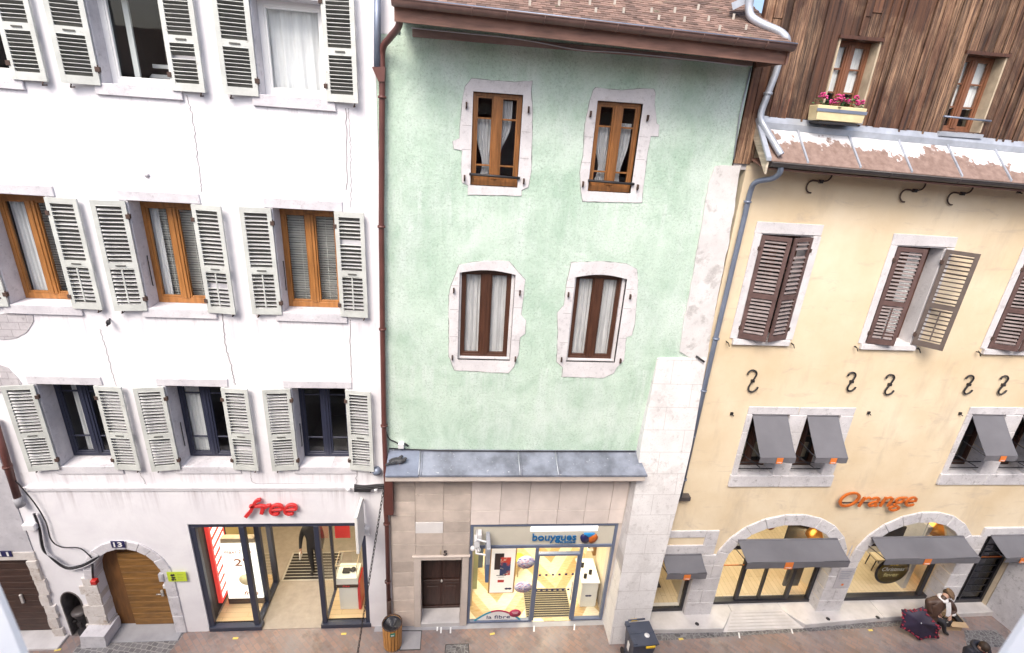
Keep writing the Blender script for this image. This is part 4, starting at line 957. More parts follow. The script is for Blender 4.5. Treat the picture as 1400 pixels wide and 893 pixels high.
# things in the middle shop
t = thing('phone_poster', (1.16, .5, .45), 'tall hanging poster of two phones in middle shop window', 'poster')
fr = MB().box(.83, 1.50, .50, .54, .40, 2.30).build('board', M('light wood edge', (.50, .30, .12), .5, .1), t, .03)
MB().box(.87, 1.46, .490, .4995, .45, 2.27).build('sheet', M('backlit poster sheet', (.86, .80, .76), .5, .02, bmp=0, emit=.26), t)
P_ = lambda px, py: F(px, py, .48)
q0, q1 = P_(677, 757), P_(688, 779); MB().box(q0.x, q1.x, .478, .489, q1.z, q0.z).build('phone_picture', M('dark brown phone picture', (.035, .02, .02), .3, .1), t, .012)
q0, q1 = P_(684.5, 762), P_(697, 786); MB().box(q0.x, q1.x, .470, .4775, q1.z, q0.z).build('phone_picture', gradient_phone(), t, .012)
b = MB(); b.box(1.02, 1.26, .488, .490, 1.02, 1.04).box(1.06, 1.22, .488, .490, .97, .98); b.build('print_line', m_ink, t)
MB().box(1.06, 1.22, .488, .490, .80, .88).build('price_print', m_sign_r, t)
MB().ell((1.30, .489, .58), (.05, .002, .035)).ell((1.38, .489, .58), (.05, .002, .035)).build('small_emblem', m_sign_n, t)
MB().tube([(.95, .52, 2.3), (.95, .52, 3.09)], .006, 6).tube([(1.38, .52, 2.3), (1.38, .52, 3.09)], .006, 6).build('hanging_wire', m_met, t)
t = thing('door_mat', (2.4, .5, .014), 'black and cream striped mat inside the middle shop door', 'mat')
MB().box(1.80, 2.98, .10, .98, .014, .020).build('mat_backing', M('khaki mat backing', (.42, .36, .24), .8), t); b = MB()
for k in range(13): b.box(1.82, 2.96, .12+k*.066, .12+k*.066+.040, .020, .028)
b.build('rubber_ribs', m_matd, t)
t = thing('counter', (3.4, .7, .014), 'white counter with small phones at right of middle shop', 'counter')
MB().box(3.22, 3.64, .38, 1.1, .014, .84).build('body', m_wwall, t, .006); MB().box(3.18, 3.66, .34, 1.14, .84, .88).build('top', m_paper, t, .006)
b = MB().ell((3.38, .376, .40), (.05, .003, .03)).ell((3.45, .376, .40), (.05, .003, .03)); b.build('small_emblem', m_sign_n, t)
for x, y in ((3.30, .5), (3.46, .62), (3.30, .85)): MB().box(x-.04, x+.04, y-.01, y+.01, .88, 1.02).box(x-.03, x+.03, y-.03, y+.03, .88, .89).build('phone', m_matd, t)
t = thing('wall_shelf', (3.6, 1.5, 0), 'brown wall rack of small phones behind the white counter', 'shelf')
MB().box(3.66, 3.74, 1.2, 2.4, .9, 2.3).build('back_panel', M('warm brown laminate', (.35, .19, .08), .5, .15), t); b = MB()
for k in range(3): b.box(3.50, 3.66, 1.2, 2.4, 1.05+.4*k, 1.08+.4*k)
b.build('shelf_board', m_wwall, t); b = MB()
for k in range(3):
    for j in range(5): b.box(3.54, 3.57, 1.28+j*.22, 1.36+j*.22, 1.08+.4*k, 1.22+.4*k)
b.build('phone_row', m_matd, t)
t = thing('shelf_unit', (.5, .9, 0), 'tall cream and blue shelf unit at left of middle shop', 'shelf')
MB().box(.34, .44, .5, .9, .014, 2.3).build('cream_side', m_cwall, t); MB().box(.42, .58, 1.0, 1.5, .014, 2.2).build('green_side', M('sage laminate', (.40, .45, .30), .5), t); MB().box(.6, .75, 1.7, 2.3, .014, 2.0).build('blue_side', m_bluewall, t)
t = thing('yellow_stool', (1.7, 1.5, 0), 'small lime yellow stool behind the phone poster', 'stool')
MB().lathe([(0, .44), (.15, .45), (.17, .49), (.15, .52), (0, .52)], (1.72, 1.55, .014)).build('seat', m_ynot, t)
for k in range(3): a = k*2.1+.4; MB().tube([(1.72+.09*math.cos(a), 1.55+.09*math.sin(a), .46), (1.72+.19*math.cos(a), 1.55+.19*math.sin(a), .014)], .014, 6).build('leg', m_tanr, t)
# projecting sign and bracket of the middle shop
t = thing('projecting_sign', (.62, -.1, 2.8), 'slim grey projecting sign on a white bracket, middle shop left side', 'sign')
MB().box(.66, .74, -.62, -.12, 2.02, 2.95).build('panel', m_bluewall, t, .012); MB().box(.655, .745, -.63, -.11, 2.55, 3.0).build('cap', m_zincl, t, .012)
b = MB(); b.tube([(.45, 0, 2.95), (.45, -.3, 2.95), (.70, -.4, 2.96)], .022, 8).tube([(.45, 0, 2.55), (.45, -.3, 2.55), (.68, -.4, 2.6)], .022, 8).box(.40, .52, -.26, -.06, 2.68, 2.86).ell((.38, -.12, 2.52), (.06, .06, .06)).ell((.50, -.14, 2.50), (.06, .06, .06)).box(.47, .56, -.2, -.02, 2.85, 2.97)
b.build('bracket', m_box, t)
b = MB(); add_text(b, '5', -.285, -.066, 2.27, .14, .012, 0, .012, .085)
t = thing('house_number', (-.3, -.03, 2.3), 'black house number 15 above the carved dark door', 'sign'); b.build('figure', m_ink, t)
b = MB(); add_text(b, '1', -.36, -.034, 2.27, .14, .008, 0, .006, .03); b.build('figure', m_tanr, t, 0, 'faded worn figure 1')
# eaves, gutter, tiled roof
ez = lambda x: 12.93-.022*(x+1)
XL, XR = -1.06, 4.70
MB().add([(XL, -.86, ez(XL)-.235), (XR, -.86, ez(XR)-.235), (XR, -.86, ez(XR)-.046), (XL, -.86, ez(XL)-.046), (XL, -.82, ez(XL)-.235), (XR, -.82, ez(XR)-.235), (XR, -.82, ez(XR)-.046), (XL, -.82, ez(XL)-.046)],
         [(0, 1, 2, 3), (4, 5, 6, 7), (0, 1, 5, 4), (2, 3, 7, 6), (0, 3, 7, 4), (1, 2, 6, 5)]).build('fascia', m_fasc, GB)
b = MB()
for k in range(5):
    y0, y1 = -.82+k*.164, -.82+(k+1)*.164-.006; z0 = -.205+k*.030
    b.add([(XL, y0, ez(XL)+z0), (XR, y0, ez(XR)+z0), (XR, y1, ez(XR)+z0+.030), (XL, y1, ez(XL)+z0+.030), (XL, y0, ez(XL)+z0+.03), (XR, y0, ez(XR)+z0+.03), (XR, y1, ez(XR)+z0+.060), (XL, y1, ez(XL)+z0+.060)],
         [(0, 1, 2, 3), (4, 5, 6, 7), (0, 1, 5, 4), (2, 3, 7, 6), (0, 3, 7, 4), (1, 2, 6, 5)])
b.build('soffit_boards', m_fasc, GB)
MB().prism([(-.90, 12.645), (4.64, 12.635), (4.64, 12.695), (-.90, 12.755)], -.045, -.002).build('wall_plate', m_plank, GB, .006)
MB().tube(smooth_path([(F(x, y, -.06).x, -.06, F(x, y, -.06).z) for x, y in ((562, 38), (620, 44), (690, 51), (730, 57), (790, 68), (850, 72), (930, 80), (1022, 91))], 5), .009, 6).build('eaves_cable', m_cablew, GB)
MB().tube([F(1027, 92, -.02), F(1011, 160, -.02), F(1003, 218, -.02)], .012, 6).build('corner_trim', m_zincl, GB)
def gutter(parent, x0, x1, zf, y, r, mat, seams):
    def fn(u, v): x = x0+(x1-x0)*u; a = math.pi*v; return (x, y-r*math.cos(a), zf(x)-r*math.sin(a))
    def fo(u, v): x = x0+(x1-x0)*u; a = math.pi*v; return (x, y-(r-.012)*math.cos(a), zf(x)-(r-.012)*math.sin(a))
    b = MB().sheet(fn, 8, 12).sheet(fo, 8, 12)
    for x in (x0, x1):
        b.add([(x, y-r*math.cos(math.pi*k/12), zf(x)-r*math.sin(math.pi*k/12)) for k in range(13)], [tuple(range(13))])
    b.tube([(x0, y-r, zf(x0)), (x1, y-r, zf(x1))], .013, 8)
    o = b.build('gutter', mat, parent)
    for x in seams:
        MB().tube([(x+.0, y-(r+.004)*math.cos(math.pi*k/10), zf(x)-(r+.004)*math.sin(math.pi*k/10)) for k in range(11)], .009, 5).build('gutter_bracket', mat, o)
    return o
gutter(GB, XL-.02, 4.74, lambda x: ez(x)+.01, -.945, .085, m_gutb, [F(x, 30, -1).x for x in (645, 693, 745, 800, 845, 880, 922, 965, 1012, 1055)])
MB().tube([(XL-.02, -1.03, ez(XL)+.018), (4.74, -1.03, ez(4.74)+.018)], .012, 8).build('gutter_lip', m_pipeg, GB)
slope = .53; L_ = math.sqrt(1+slope*slope)
rz = lambda x, y: ez(x)+.02+(y+.93)*slope
MB().add([(XL, -.93, rz(XL, -.93)-.06), (4.70, -.93, rz(4.7, -.93)-.06), (4.70, 4.5, rz(4.7, 4.5)-.06), (XL, 4.5, rz(XL, 4.5)-.06), (XL, -.93, rz(XL, -.93)-.1), (4.70, -.93, rz(4.7, -.93)-.1), (4.70, 4.5, rz(4.7, 4.5)-.1), (XL, 4.5, rz(XL, 4.5)-.1)],
         [(0, 1, 2, 3), (4, 5, 6, 7), (0, 1, 5, 4), (2, 3, 7, 6), (0, 3, 7, 4), (1, 2, 6, 5)]).build('roof_deck', m_fasc, GB)
b = MB(); tw, ex = .135, .095
nr = 33; nc = int((4.74-XL)/tw)+1
ang = math.atan(slope)
for r in range(nr):
    y = -.95+r*ex/L_*1.0
    for c in range(nc):
        x = XL-.02+c*tw+(tw/2 if r % 2 else 0)
        x1 = min(x+tw-.006, 4.74)
        if x1-x < .03: continue
        X = Matrix.Translation((x, y, rz(x, y)-.005+random.uniform(-.003, .003))) @ Matrix.Rotation(ang-R(5), 4, 'X')
        b.box(0, x1-x, random.uniform(-.004, .004), ex*1.5, -.002, .016, 0, X)
b.build('roof_tiles', m_tilr, GB)
for x, y in ((724, 8), (764, 8), (806, 7), (840, 6), (814, 18), (852, 18), (890, 18), (922, 17), (900, 28), (935, 30), (968, 29), (954, 13), (983, 42), (1019, 41), (1002, 26)):
    q = F(x, y, -.6)
    for it in range(12):                                # slide along the sight line onto the roof plane
        yy = (q.z-ez(q.x)-.02)/slope-.93; q = F(x, y, q.y+(yy-q.y)*-.0+ (0)) if False else F(x, y, max(-.9, min(2, q.y+(yy-q.y)*.35 if yy > q.y else q.y+(yy-q.y)*.35)))
    MB().box(q.x-.018, q.x+.018, q.y-.01, q.y+.09, q.z-.01, q.z+.015).box(q.x-.018, q.x+.018, q.y-.015, q.y-.003, q.z-.01, q.z+.07).build('snow_hook', m_moss, GB)
q = F(880, 2, .2); MB().box(q.x-.45, q.x+.2, .55, .9, q.z+.02, q.z+.5).build('skylight', m_zincl, GB, .02)
# brown eaves end board under the gutter at the right
MB().add([(4.70, -.9, ez(4.7)-.235), (4.73, -.9, ez(4.7)-.235), (4.73, .05, 12.62), (4.70, .05, 12.62), (4.70, -.9, ez(4.7)), (4.73, -.9, ez(4.7)), (4.73, .05, ez(4.7)+.5), (4.70, .05, ez(4.7)+.5)],
         [(0, 1, 2, 3), (4, 5, 6, 7), (0, 1, 5, 4), (2, 3, 7, 6), (0, 3, 7, 4), (1, 2, 6, 5)]).build('barge_board', m_fasc, GB)
p = F(549, 607, 0); t = thing('wall_lamp', tuple(p), 'small white square lamp box with wires above zinc ledge', 'light')
MB().box(p.x-.06, p.x+.06, -.1, 0, p.z-.06, p.z+.06).build('case', m_box, t, .01)
MB().tube(smooth_path([F(528, 590, -.02), F(532, 600, -.03), F(540, 604, -.04), F(546, 608, -.05)], 4), .012, 6).tube([F(553, 606, -.04), F(558, 610, -.03)], .02, 6).build('wiring', m_cable, t)
def pigeon(px, py, yaw, label):
    q = F(px, py, -.28); z = 5.06+q.y*.44 if False else 5.05-.28*.42
    t = thing('pigeon', (q.x, -.28, z), label, 'bird', 'pigeons resting on the zinc ledge')
    X = Matrix.Translation((q.x, q.y, z+.055)) @ Matrix.Rotation(yaw, 4, 'Z')
    MB().ell((0, 0, .015), (.115, .062, .06), 0, 14, 9, X).ell((.10, 0, .05), (.045, .04, .05), 0, 12, 8, X).ell((.125, 0, .085), (.033, .027, .028), 0, 12, 8, X).add([X @ Vector(p) for p in ((-.07, -.03, .02), (-.07, .03, .02), (-.21, .025, -.02), (-.21, -.025, -.02), (-.07, -.03, -.005), (-.07, .03, -.005), (-.21, .025, -.032), (-.21, -.025, -.032))], [(0, 1, 2, 3), (4, 5, 6, 7), (0, 1, 5, 4), (2, 3, 7, 6), (0, 3, 7, 4), (1, 2, 6, 5)]).build('body', M('dark slate feathers', (.045, .046, .05), .6, .3, 18), t)
    MB().add([X @ Vector(p) for p in ((.155, -.006, .085), (.155, .006, .085), (.18, 0, .076), (.155, 0, .076))], [(0, 1, 2), (0, 1, 3), (0, 2, 3), (1, 2, 3)]).build('beak', m_ink, t)
    for s in (-1, 1):
        MB().ell((-.03, s*.052, .022), (.10, .016, .042), 0, 12, 8, X).build('wing', M('grey wing feathers', (.075, .078, .085), .6, .35, 25), t)
        MB().tube([X @ Vector((.01, s*.025, -.03)), X @ Vector((.015, s*.025, -.058))], .006, 5).build('leg', m_redbox, t)
pigeon(541, 637, R(25), 'left dark pigeon lying nearer the edge of the zinc ledge')
pigeon(546, 631, R(-8), 'dark pigeon closer to the wall on the zinc ledge end')
#PART3
# ------------------------------------------------------------------ yellow building with timber top storey
YB = thing('yellow_building', (9.5, 0, 0), 'ochre yellow house with brown shutters, timber clad top storey on the right', 'building')
A1 = arch(6.55, 9.45, .10, 1.80, 1.22); A2 = arch(10.13, 12.88, .10, 1.80, 1.26)
W0 = rect(4.985, 5.86, .10, 2.12); RD = rect(13.38, 14.42, .10, 2.60)
UP = [(5.51, 6.54, 7.78, 9.90), (8.30, 9.35, 7.75, 9.80), (11.12, 12.16, 7.71, 9.72)]
DW = [[(6.27, 7.13, 4.45, 6.03), (7.52, 8.31, 4.45, 6.03)], [(11.47, 12.32, 4.49, 6.10), (12.74, 13.52, 4.49, 6.10)]]
yh = [A1, A2, W0, RD]+[rect(*q) for q in UP]+[rect(*q) for w in DW for q in w]
MB().wall([(4.94, -.2), (16, -.2), (16, 11.6), (4.94, 11.6)], yh, 0, .45).build('wall', m_yellow, YB)
def jamb_frame(x0, x1, z0, z1, ox, oz0, oz1, t=.022):
    b = MB()
    b.prism(jitter([(x0-ox, z1+.002), (x1+ox, z1+.002), (x1+ox, z1+oz1), (x0-ox, z1+oz1)], .01), -t, .0)
    b.prism(jitter([(x0-ox, z0), (x0, z0), (x0, z1), (x0-ox, z1)], .006), -t-.004, .0); b.prism(jitter([(x1, z0), (x1+ox, z0), (x1+ox, z1), (x1, z1)], .006), -t-.004, 0)
    b.box(x0-ox*.6, x1+ox*.6, -.07, .0, z0-oz0, z0-.002)
    return b
for k, (x0, x1, z0, z1) in enumerate(UP):
    b = jamb_frame(x0, x1, z0, z1, .15, .12, .22)
    b.box(x0-.0, x0+.03, 0, .4, z0, z1).box(x1-.03, x1, 0, .4, z0, z1).box(x0, x1, 0, .4, z1-.02, z1).box(x0, x1, 0, .4, z0, z0+.02)
    b.build('stone_surround', m_stp, YB, .006)
    w = window(YB, x0+.03, x1-.03, z0+.02, z1-.02, .30, m_dkbr, .06, .1, bars=(.33, .66))
    if k == 1: curtain(w, x0+.5, x1-.1, z0+.1, z1-.1, .39, .02, 5)
    cfg = [((22, m_shb, m_shbs), (22, m_shb, m_shbs)), ((17, m_shb, m_shbs), (41, m_shb2, m_shb2)), ((20, m_shb, m_shbs), (20, m_shb, m_shbs))][k]
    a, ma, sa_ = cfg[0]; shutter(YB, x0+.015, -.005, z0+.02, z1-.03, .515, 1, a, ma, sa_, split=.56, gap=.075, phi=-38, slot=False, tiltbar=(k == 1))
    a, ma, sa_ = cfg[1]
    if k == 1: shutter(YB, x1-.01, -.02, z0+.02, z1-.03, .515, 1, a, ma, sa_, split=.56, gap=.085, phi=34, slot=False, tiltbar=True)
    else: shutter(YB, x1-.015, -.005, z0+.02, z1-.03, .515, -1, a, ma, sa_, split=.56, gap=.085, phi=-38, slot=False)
    for sx in (x0-.20, x1+.16):
        MB().tube([(sx, 0, z0-.08), (sx-.01, -.07, z0-.08), (sx-.07, -.10, z0-.03), (sx+.01, -.07, z0-.08), (sx+.03, -.10, z0-.15)], .010, 6).build('shutter_catch', m_iron, YB)
def awning(x0, x1, zt, yt, yb, zb, val, sq, arm=True, name='awning'):
    b = MB(); n = 16
    f = lambda u, v: (x0+(x1-x0)*u, yt+(yb-yt)*v-.025*math.sin(math.pi*v)*0, zt+(zb-zt)*v-.02*math.sin(math.pi*v)+.004*math.sin(u*9+v*3))
    b.sheet(f, n, 6); b.sheet(lambda u, v: (f(u, v)[0], f(u, v)[1]+.006, f(u, v)[2]-.008), n, 6)
    o = b.build(name, m_awn, YB)
    fv = lambda u, v: (x0+(x1-x0)*u, yb-.004+.012*v+.008*math.sin(u*11)*v, zb+.004*math.sin(u*9+3)-val*v-.006*math.sin(u*17)*v)
    MB().sheet(fv, n, 3).sheet(lambda u, v: (fv(u, v)[0], fv(u, v)[1]+.008, fv(u, v)[2]), n, 3).build('valance', m_awnd, o)
    MB().tube([(x0+.01, yt, zt), (x1-.01, yt, zt)], .022, 8).build('roller', m_awnd, o)
    MB().tube([(x0+.01, yb+.015, zb-.01), (x1-.01, yb+.015, zb-.01)], .014, 8).build('front_bar', m_blk, o)
    if arm:
        for x in (x0+.02, x1-.02): MB().tube([(x, yb+.02, zb-.02), (x, max(0.02, yt+.02), zb-(.0 if zt-zb > .5 else .12))], .012, 6).build('arm', m_blk, o)
    if sq:
        cx, s = sq; q = MB().box(cx-s/2, cx+s/2, yb-.019, yb-.013, zb-val*1.0-.0, zb-val*1.0+s).build('logo_square', m_orange, o)
        b = MB(); add_text(b, 'orange', cx-s*.36, yb-.023, zb-val+s*.10, s*.20, .003, 0, .004, s*.72); b.build('lettering', m_paper, q)
    return o
for wi, pair in enumerate(DW):
    X0, X1 = pair[0][0]-.125, pair[1][1]+.30; Z0, Z1 = pair[0][2]-.30, pair[0][3]+.19
    mid = (pair[0][1]+pair[1][0])/2
    b = MB()
    b.prism(jitter([(X0, pair[0][3]+.002), (mid-.02, pair[0][3]+.002), (mid-.02, Z1), (X0, Z1)], .008), -.024, .0).prism(jitter([(mid-.015, pair[0][3]+.002), (X1, pair[0][3]+.002), (X1, Z1), (mid-.015, Z1)], .008), -.027, .0)
    for x0, x1 in ((X0, pair[0][0]+.004), (pair[0][1]-.004, pair[1][0]+.004), (pair[1][1]-.004, X1)):
        zz = Z0+.30
        for q in (.36, .72, 1.0):
            ze = Z0+.30+(pair[0][3]-Z0-.30)*q; b.box(x0, x1, -.03-random.uniform(0, .005), .36, zz+.003, ze-.002); zz = ze
    b.box(X0-.02, mid, -.055, .36, Z0+.0, Z0+.306).box(mid+.004, X1+.02, -.058, .36, Z0+.0, Z0+.306)
    b.build('stone_surround', m_sty, YB, .01)
    for (x0, x1, z0, z1), s in zip(pair, ((.20, .2), (.2, .2))):
        w = window(YB, x0+.0, x1-.0, z0+.0, z1, .36, m_dkbr, .06, .1, bars=(.5,))
        MB().box(x0+.05, x1-.05, .55, .57, z0+.1, z0+.5).box(x0+.1, x0+.14, .5, .54, z0, z1-.3).build('shop_rack', m_tanr, w)
        for zz in (.13, .30): MB().tube([(x0, .05, z0+zz), (x1, .05, z0+zz)], .013, 6).build('window_rail', m_iron, YB)
        xc = x0+.02; xd = x1-.04
        o = awning(xc, xd, z1-.02, .0, -.60, z1-.69, .14, (xc+(xd-xc)*.52+.02, .14))
        MB().tube([(x0+.0, .10, z0+.55), (x0+.30, -.30, z0+.42)], .012, 6).build('strut', m_blk, o)
# S shaped wall anchors
def s_anchor(cx, cz, h, tilt, flip=1):
    pts = []
    r1 = h*.26
    pts = [(p.x, p.y) for p in smooth_path([((x-.5)*h*.60, (z-.5)*h, 0) for x, z in ((.0, .80), (.07, .93), (.28, 1.0), (.52, .96), (.66, .83), (.60, .66), (.48, .48), (.36, .30), (.32, .14), (.46, .02), (.70, .0), (.92, .10), (1.0, .22))], 3)]
    c, s = math.cos(tilt), math.sin(tilt)
    P = [(cx+flip*(x*c-z*s), -.035, cz+(x*s+z*c)) for x, z in pts]
    o = MB().tube(P, .018 if not tilt else .013, 7).build('wall_anchor', m_iron if not tilt else m_rust, YB)
    MB().box(cx-.03, cx+.03, -.06, 0, cz-.025, cz+.025).build('anchor_key', m_iron, o)
for px, py, h in ((1028, 520, .50), (1163, 521, .44), (1215, 525, .48), (1323, 525, .45), (1370, 525.5, .45)):
    q = F(px, py); s_anchor(q.x, q.z, h, 0)
for px, py in ((1121, 248), (1249, 260.5), (1314, 264.5)):
    P = [F(px+(x-283)/3.883, py+(z-105)/3.883, -.035) for x, z in ((347, 52), (345, 78), (325, 100), (285, 106), (245, 100), (220, 116), (211, 142), (220, 162), (236, 166))]
    o = MB().tube(smooth_path(P, 3), .014, 7).build('wall_anchor', m_rust, YB); q = F(px, py); MB().box(q.x-.03, q.x+.03, -.06, 0, q.z-.03, q.z+.03).build('anchor_key', m_iron, o)
for px, py in ((1000, 565), (1187, 564), (1312, 565), (1392, 262)):
    q = F(px, py); MB().box(q.x-.03, q.x+.03, -.03, 0, q.z-.03, q.z+.03).tube([(q.x, 0, q.z), (q.x+.02, -.07, q.z-.03)], .012, 6).build('iron_hook', m_iron, YB)
# gutter, tin skirt roof, timber storey
zl = lambda x: -.022*(x-5)
gutter(YB, 5.02, 16, lambda x: 11.17+zl(x), -.54, .075, m_gutd, [5.9, 7.2, 8.5, 9.8, 11.1])
def slab(x0, x1, y0, z0, y1, z1, t, nx=1):
    return [(x0, y0, z0+zl(x0)), (x1, y0, z0+zl(x1)), (x1, y1, z1+zl(x1)), (x0, y1, z1+zl(x0)), (x0, y0, z0+zl(x0)-t), (x1, y0, z0+zl(x1)-t), (x1, y1, z1+zl(x1)-t), (x0, y1, z1+zl(x0)-t)]
SF = [(0, 1, 2, 3), (4, 5, 6, 7), (0, 1, 5, 4), (2, 3, 7, 6), (0, 3, 7, 4), (1, 2, 6, 5)]
tr = MB().add(slab(4.98, 16, -.60, 11.20, .01, 11.80, .012), SF).build('sheet_roof', m_tin, YB)
for k in range(11):
    x = 5.66+.955*k; v = slab(x-.016, x+.016, -.595, 11.235, .0, 11.83, .04); MB().add(v, SF).build('standing_seam', m_zincl, tr)
MB().add(slab(4.98, 16, -.10, 11.80, -.03, 11.90, .10), SF).build('roof_flashing', m_zincl, tr)
MB().add(slab(4.90, 4.985, -.64, 11.24, .02, 11.90, .05), SF).build('verge_cap', m_zincl, tr)
MB().add([(4.93, -.62, 11.17), (4.965, -.62, 11.17), (4.965, .0, 11.80), (4.93, .0, 11.80), (4.93, -.62, 10.98), (4.965, -.62, 10.98), (4.965, .0, 11.55), (4.93, .0, 11.55)], SF).build('verge_board', M('grey weathered board', (.50, .43, .33), .8, .3, 4, .2, stretch=(1, .6, 5)), tr)
MB().add(slab(4.97, 16, -.50, 11.08, -.0, 11.22, .03), SF).build('roof_soffit', m_fasc, YB)
MB().box(4.70, 4.95, .02, .3, 11.0, 12.0).build('side_infill', m_rub, YB)
WW = [(6.03, 6.78, 11.97, 13.17), (8.34, 9.13, 11.88, 13.11)]
base = lambda x: 11.86+zl(x)
MB().wall([(4.68, 11.0), (16, 11.0), (16, 16.5), (4.68, 16.5)], [rect(*q) for q in WW], .03, .10).build('timber_wall', m_dkbr, YB)
edges = [4.68]; targets = sorted([w[0] for w in WW]+[w[1] for w in WW]+[15.9])
for tx in targets:
    n = max(1, round((tx-edges[-1])/.155)); s0 = edges[-1]; ws = [random.uniform(.75, 1.25) for _ in range(n)]; tot = sum(ws); acc = s0
    for w_ in ws: acc += (tx-s0)*w_/tot; edges.append(acc)
b = MB()
for x0, x1 in zip(edges[:-1], edges[1:]):
    c = (x0+x1)/2; zb = (base(c)+random.uniform(-.06, .05)) if c > 4.98 else 11.1
    segs = [(zb, 16.4)]
    for a, d_, z0, z1 in WW:
        if a-.01 < c < d_+.01: segs = [(z1, 16.4)]+([(zb, z0-.02)] if z0-zb > .06 else [])
    y = -random.uniform(.012, .045)
    for z0, z1 in segs:
        cut = random.uniform(13.2, 15.5)
        if z1-z0 > 2 and random.random() < .45:
            b.box(x0+.004, x1-.004, y, .03, z0, cut-.003); b.box(x0+.004, x1-.004, y-.012, .03, cut, z1)
        else: b.box(x0+.004, x1-.004, y, .03, z0, z1)
    if random.random() < .5:
        for z0, z1 in segs: b.box(x1-.016, x1+.016, -.066, -.046, z0+.03, z1)
b.build('timber_cladding', m_wood, YB, .004)
for k, (x0, x1, z0, z1) in enumerate(WW):
    MB().box(x0-.0, x0+.03, -.04, .36, z0, z1).build('window_reveal', m_tanr, YB); MB().box(x1-.03, x1, -.04, .36, z0, z1).build('window_reveal', m_tanr, YB)
    MB().box(x0-.02, x1+.02, -.07, .36, z1-.03, z1+.02).build('window_head', m_dkbr, YB)
    w = window(YB, x0+.03, x1-.03, z0+.0, z1-.03, .15, m_red, .05, .10, bars=(.34, .68))
    curtain(w, x0+.06, x1-.06, z0+.38, z1-.05, .225, .008, 4)
    MB().add([(x0-.03, -.09, z0-.03), (x1+.03, -.09, z0-.03), (x1+.03, .26, z0+.02), (x0-.03, .26, z0+.02), (x0-.03, -.09, z0-.10), (x1+.03, -.09, z0-.10), (x1+.03, .26, z0-.1), (x0-.03, .26, z0-.1)], SF).build('sill_flashing', m_zincl, YB)
    if k == 1: MB().tube([(x0-.04, -.06, z0+.22), (x1+.10, -.06, z0+.20)], .016, 6).build('window_rail', m_pipeg, YB)
# pipes on the right
drainpipe(YB, smooth_path([F(1068, 222, -.54), F(1066, 236, -.50), F(1056, 244, -.38), F(1034, 249, -.22), F(1026, 262, -.12), F(1018, 296, -.1)], 5)+[F(978, 465, -.1), F(929, 680, -.1)], .048, m_pipeg, [F(1022, 276, -.1), F(979, 463, -.1), F(962, 534, -.1), F(947, 596, -.1), F(935, 655, -.1)])
MB().box(F(930, 680, -.1).x-.05, F(942, 680, -.1).x+.02, -.15, -.0, 3.84, 3.94).build('pipe_shoe', m_gutd, YB)
drainpipe(YB, smooth_path([F(1026, -4, -.25), F(1024, 12, -.25), F(1028, 24, -.3), F(1044, 34, -.45), F(1066, 44, -.62), F(1075, 54, -.70), F(1074, 64, -.6)], 5), .06, m_zincl, [])
drainpipe(YB, smooth_path([F(1068, 60, -.12), F(1063, 92, -.10), F(1050, 128, -.10), F(1040, 158, -.11), F(1046, 175, -.20), F(1062, 202, -.50), F(1068, 212, -.58)], 5), .055, m_zincl, [F(1050, 128, -.1)])
MB().add([tuple(F(x, y, Y)) for x, y, Y in ((1002, 14, -.2), (1042, -6, -.2), (1040, -14, -.2), (1000, 4, -.2), (1002, 14, .1), (1042, -6, .1), (1040, -14, .1), (1000, 4, .1))], SF).build('upper_gutter', m_zincl, YB)
# flower box
t = thing('flower_box', (6.22, -.2, 11.93), 'pale yellow window box of pink geraniums under the left timber window', 'flower box')
q0, q1 = F(1117, 143, -.30), F(1184, 149, -.30); z1 = q0.z; z0 = F(1117, 164, -.3).z
MB().prism([(q0.x+.03, z0), (q1.x-.02, z0-.01), (q1.x, q1.z), (q0.x, z1)], -.34, -.10).build('box', m_fbox, t, .008)
MB().prism([(q0.x-.005, z1-.10), (q1.x+.005, q1.z-.10), (q1.x+.01, q1.z-.05), (q0.x-.01, z1-.05)], -.35, -.345).build('strap', m_pipeg, t)
MB().box(q0.x+.1, q1.x-.1, -.33, -.02, z0-.05, z0-.015).build('bracket', m_iron, t)
b = MB()
for k in range(120):
    x = random.uniform(q0.x+.02, q1.x-.02); y = random.uniform(-.34, -.12); z = z1+random.uniform(-.03, .13); s = random.uniform(.022, .05)
    X = Matrix.Translation((x, y, z)) @ Matrix.Rotation(random.uniform(0, 6), 4, 'Z') @ Matrix.Rotation(random.uniform(-1, 1), 4, 'X')
    b.add([X @ Vector(p) for p in ((-s, 0, 0), (0, -s*.7, .006), (s, 0, 0), (0, s*.9, .006))], [(0, 1, 2, 3)])
b.build('leaves', m_leaf, t)
for k in range(15):
    b = MB(); x = q0.x+.04+(q1.x-q0.x-.08)*(k+random.uniform(.2, .8))/15; y = random.uniform(-.34, -.16); z = z1+random.uniform(.05, .17)
    for j in range(11):
        a, e = random.uniform(0, 6.28), random.uniform(-1.2, 1.4); rr_ = .036
        b.ell((x+rr_*math.cos(a)*math.cos(e), y+rr_*math.sin(a)*math.cos(e), z+rr_*math.sin(e)*.8), (.017, .017, .013), 0, 6, 4)
    b.build('flower', m_flw, t)
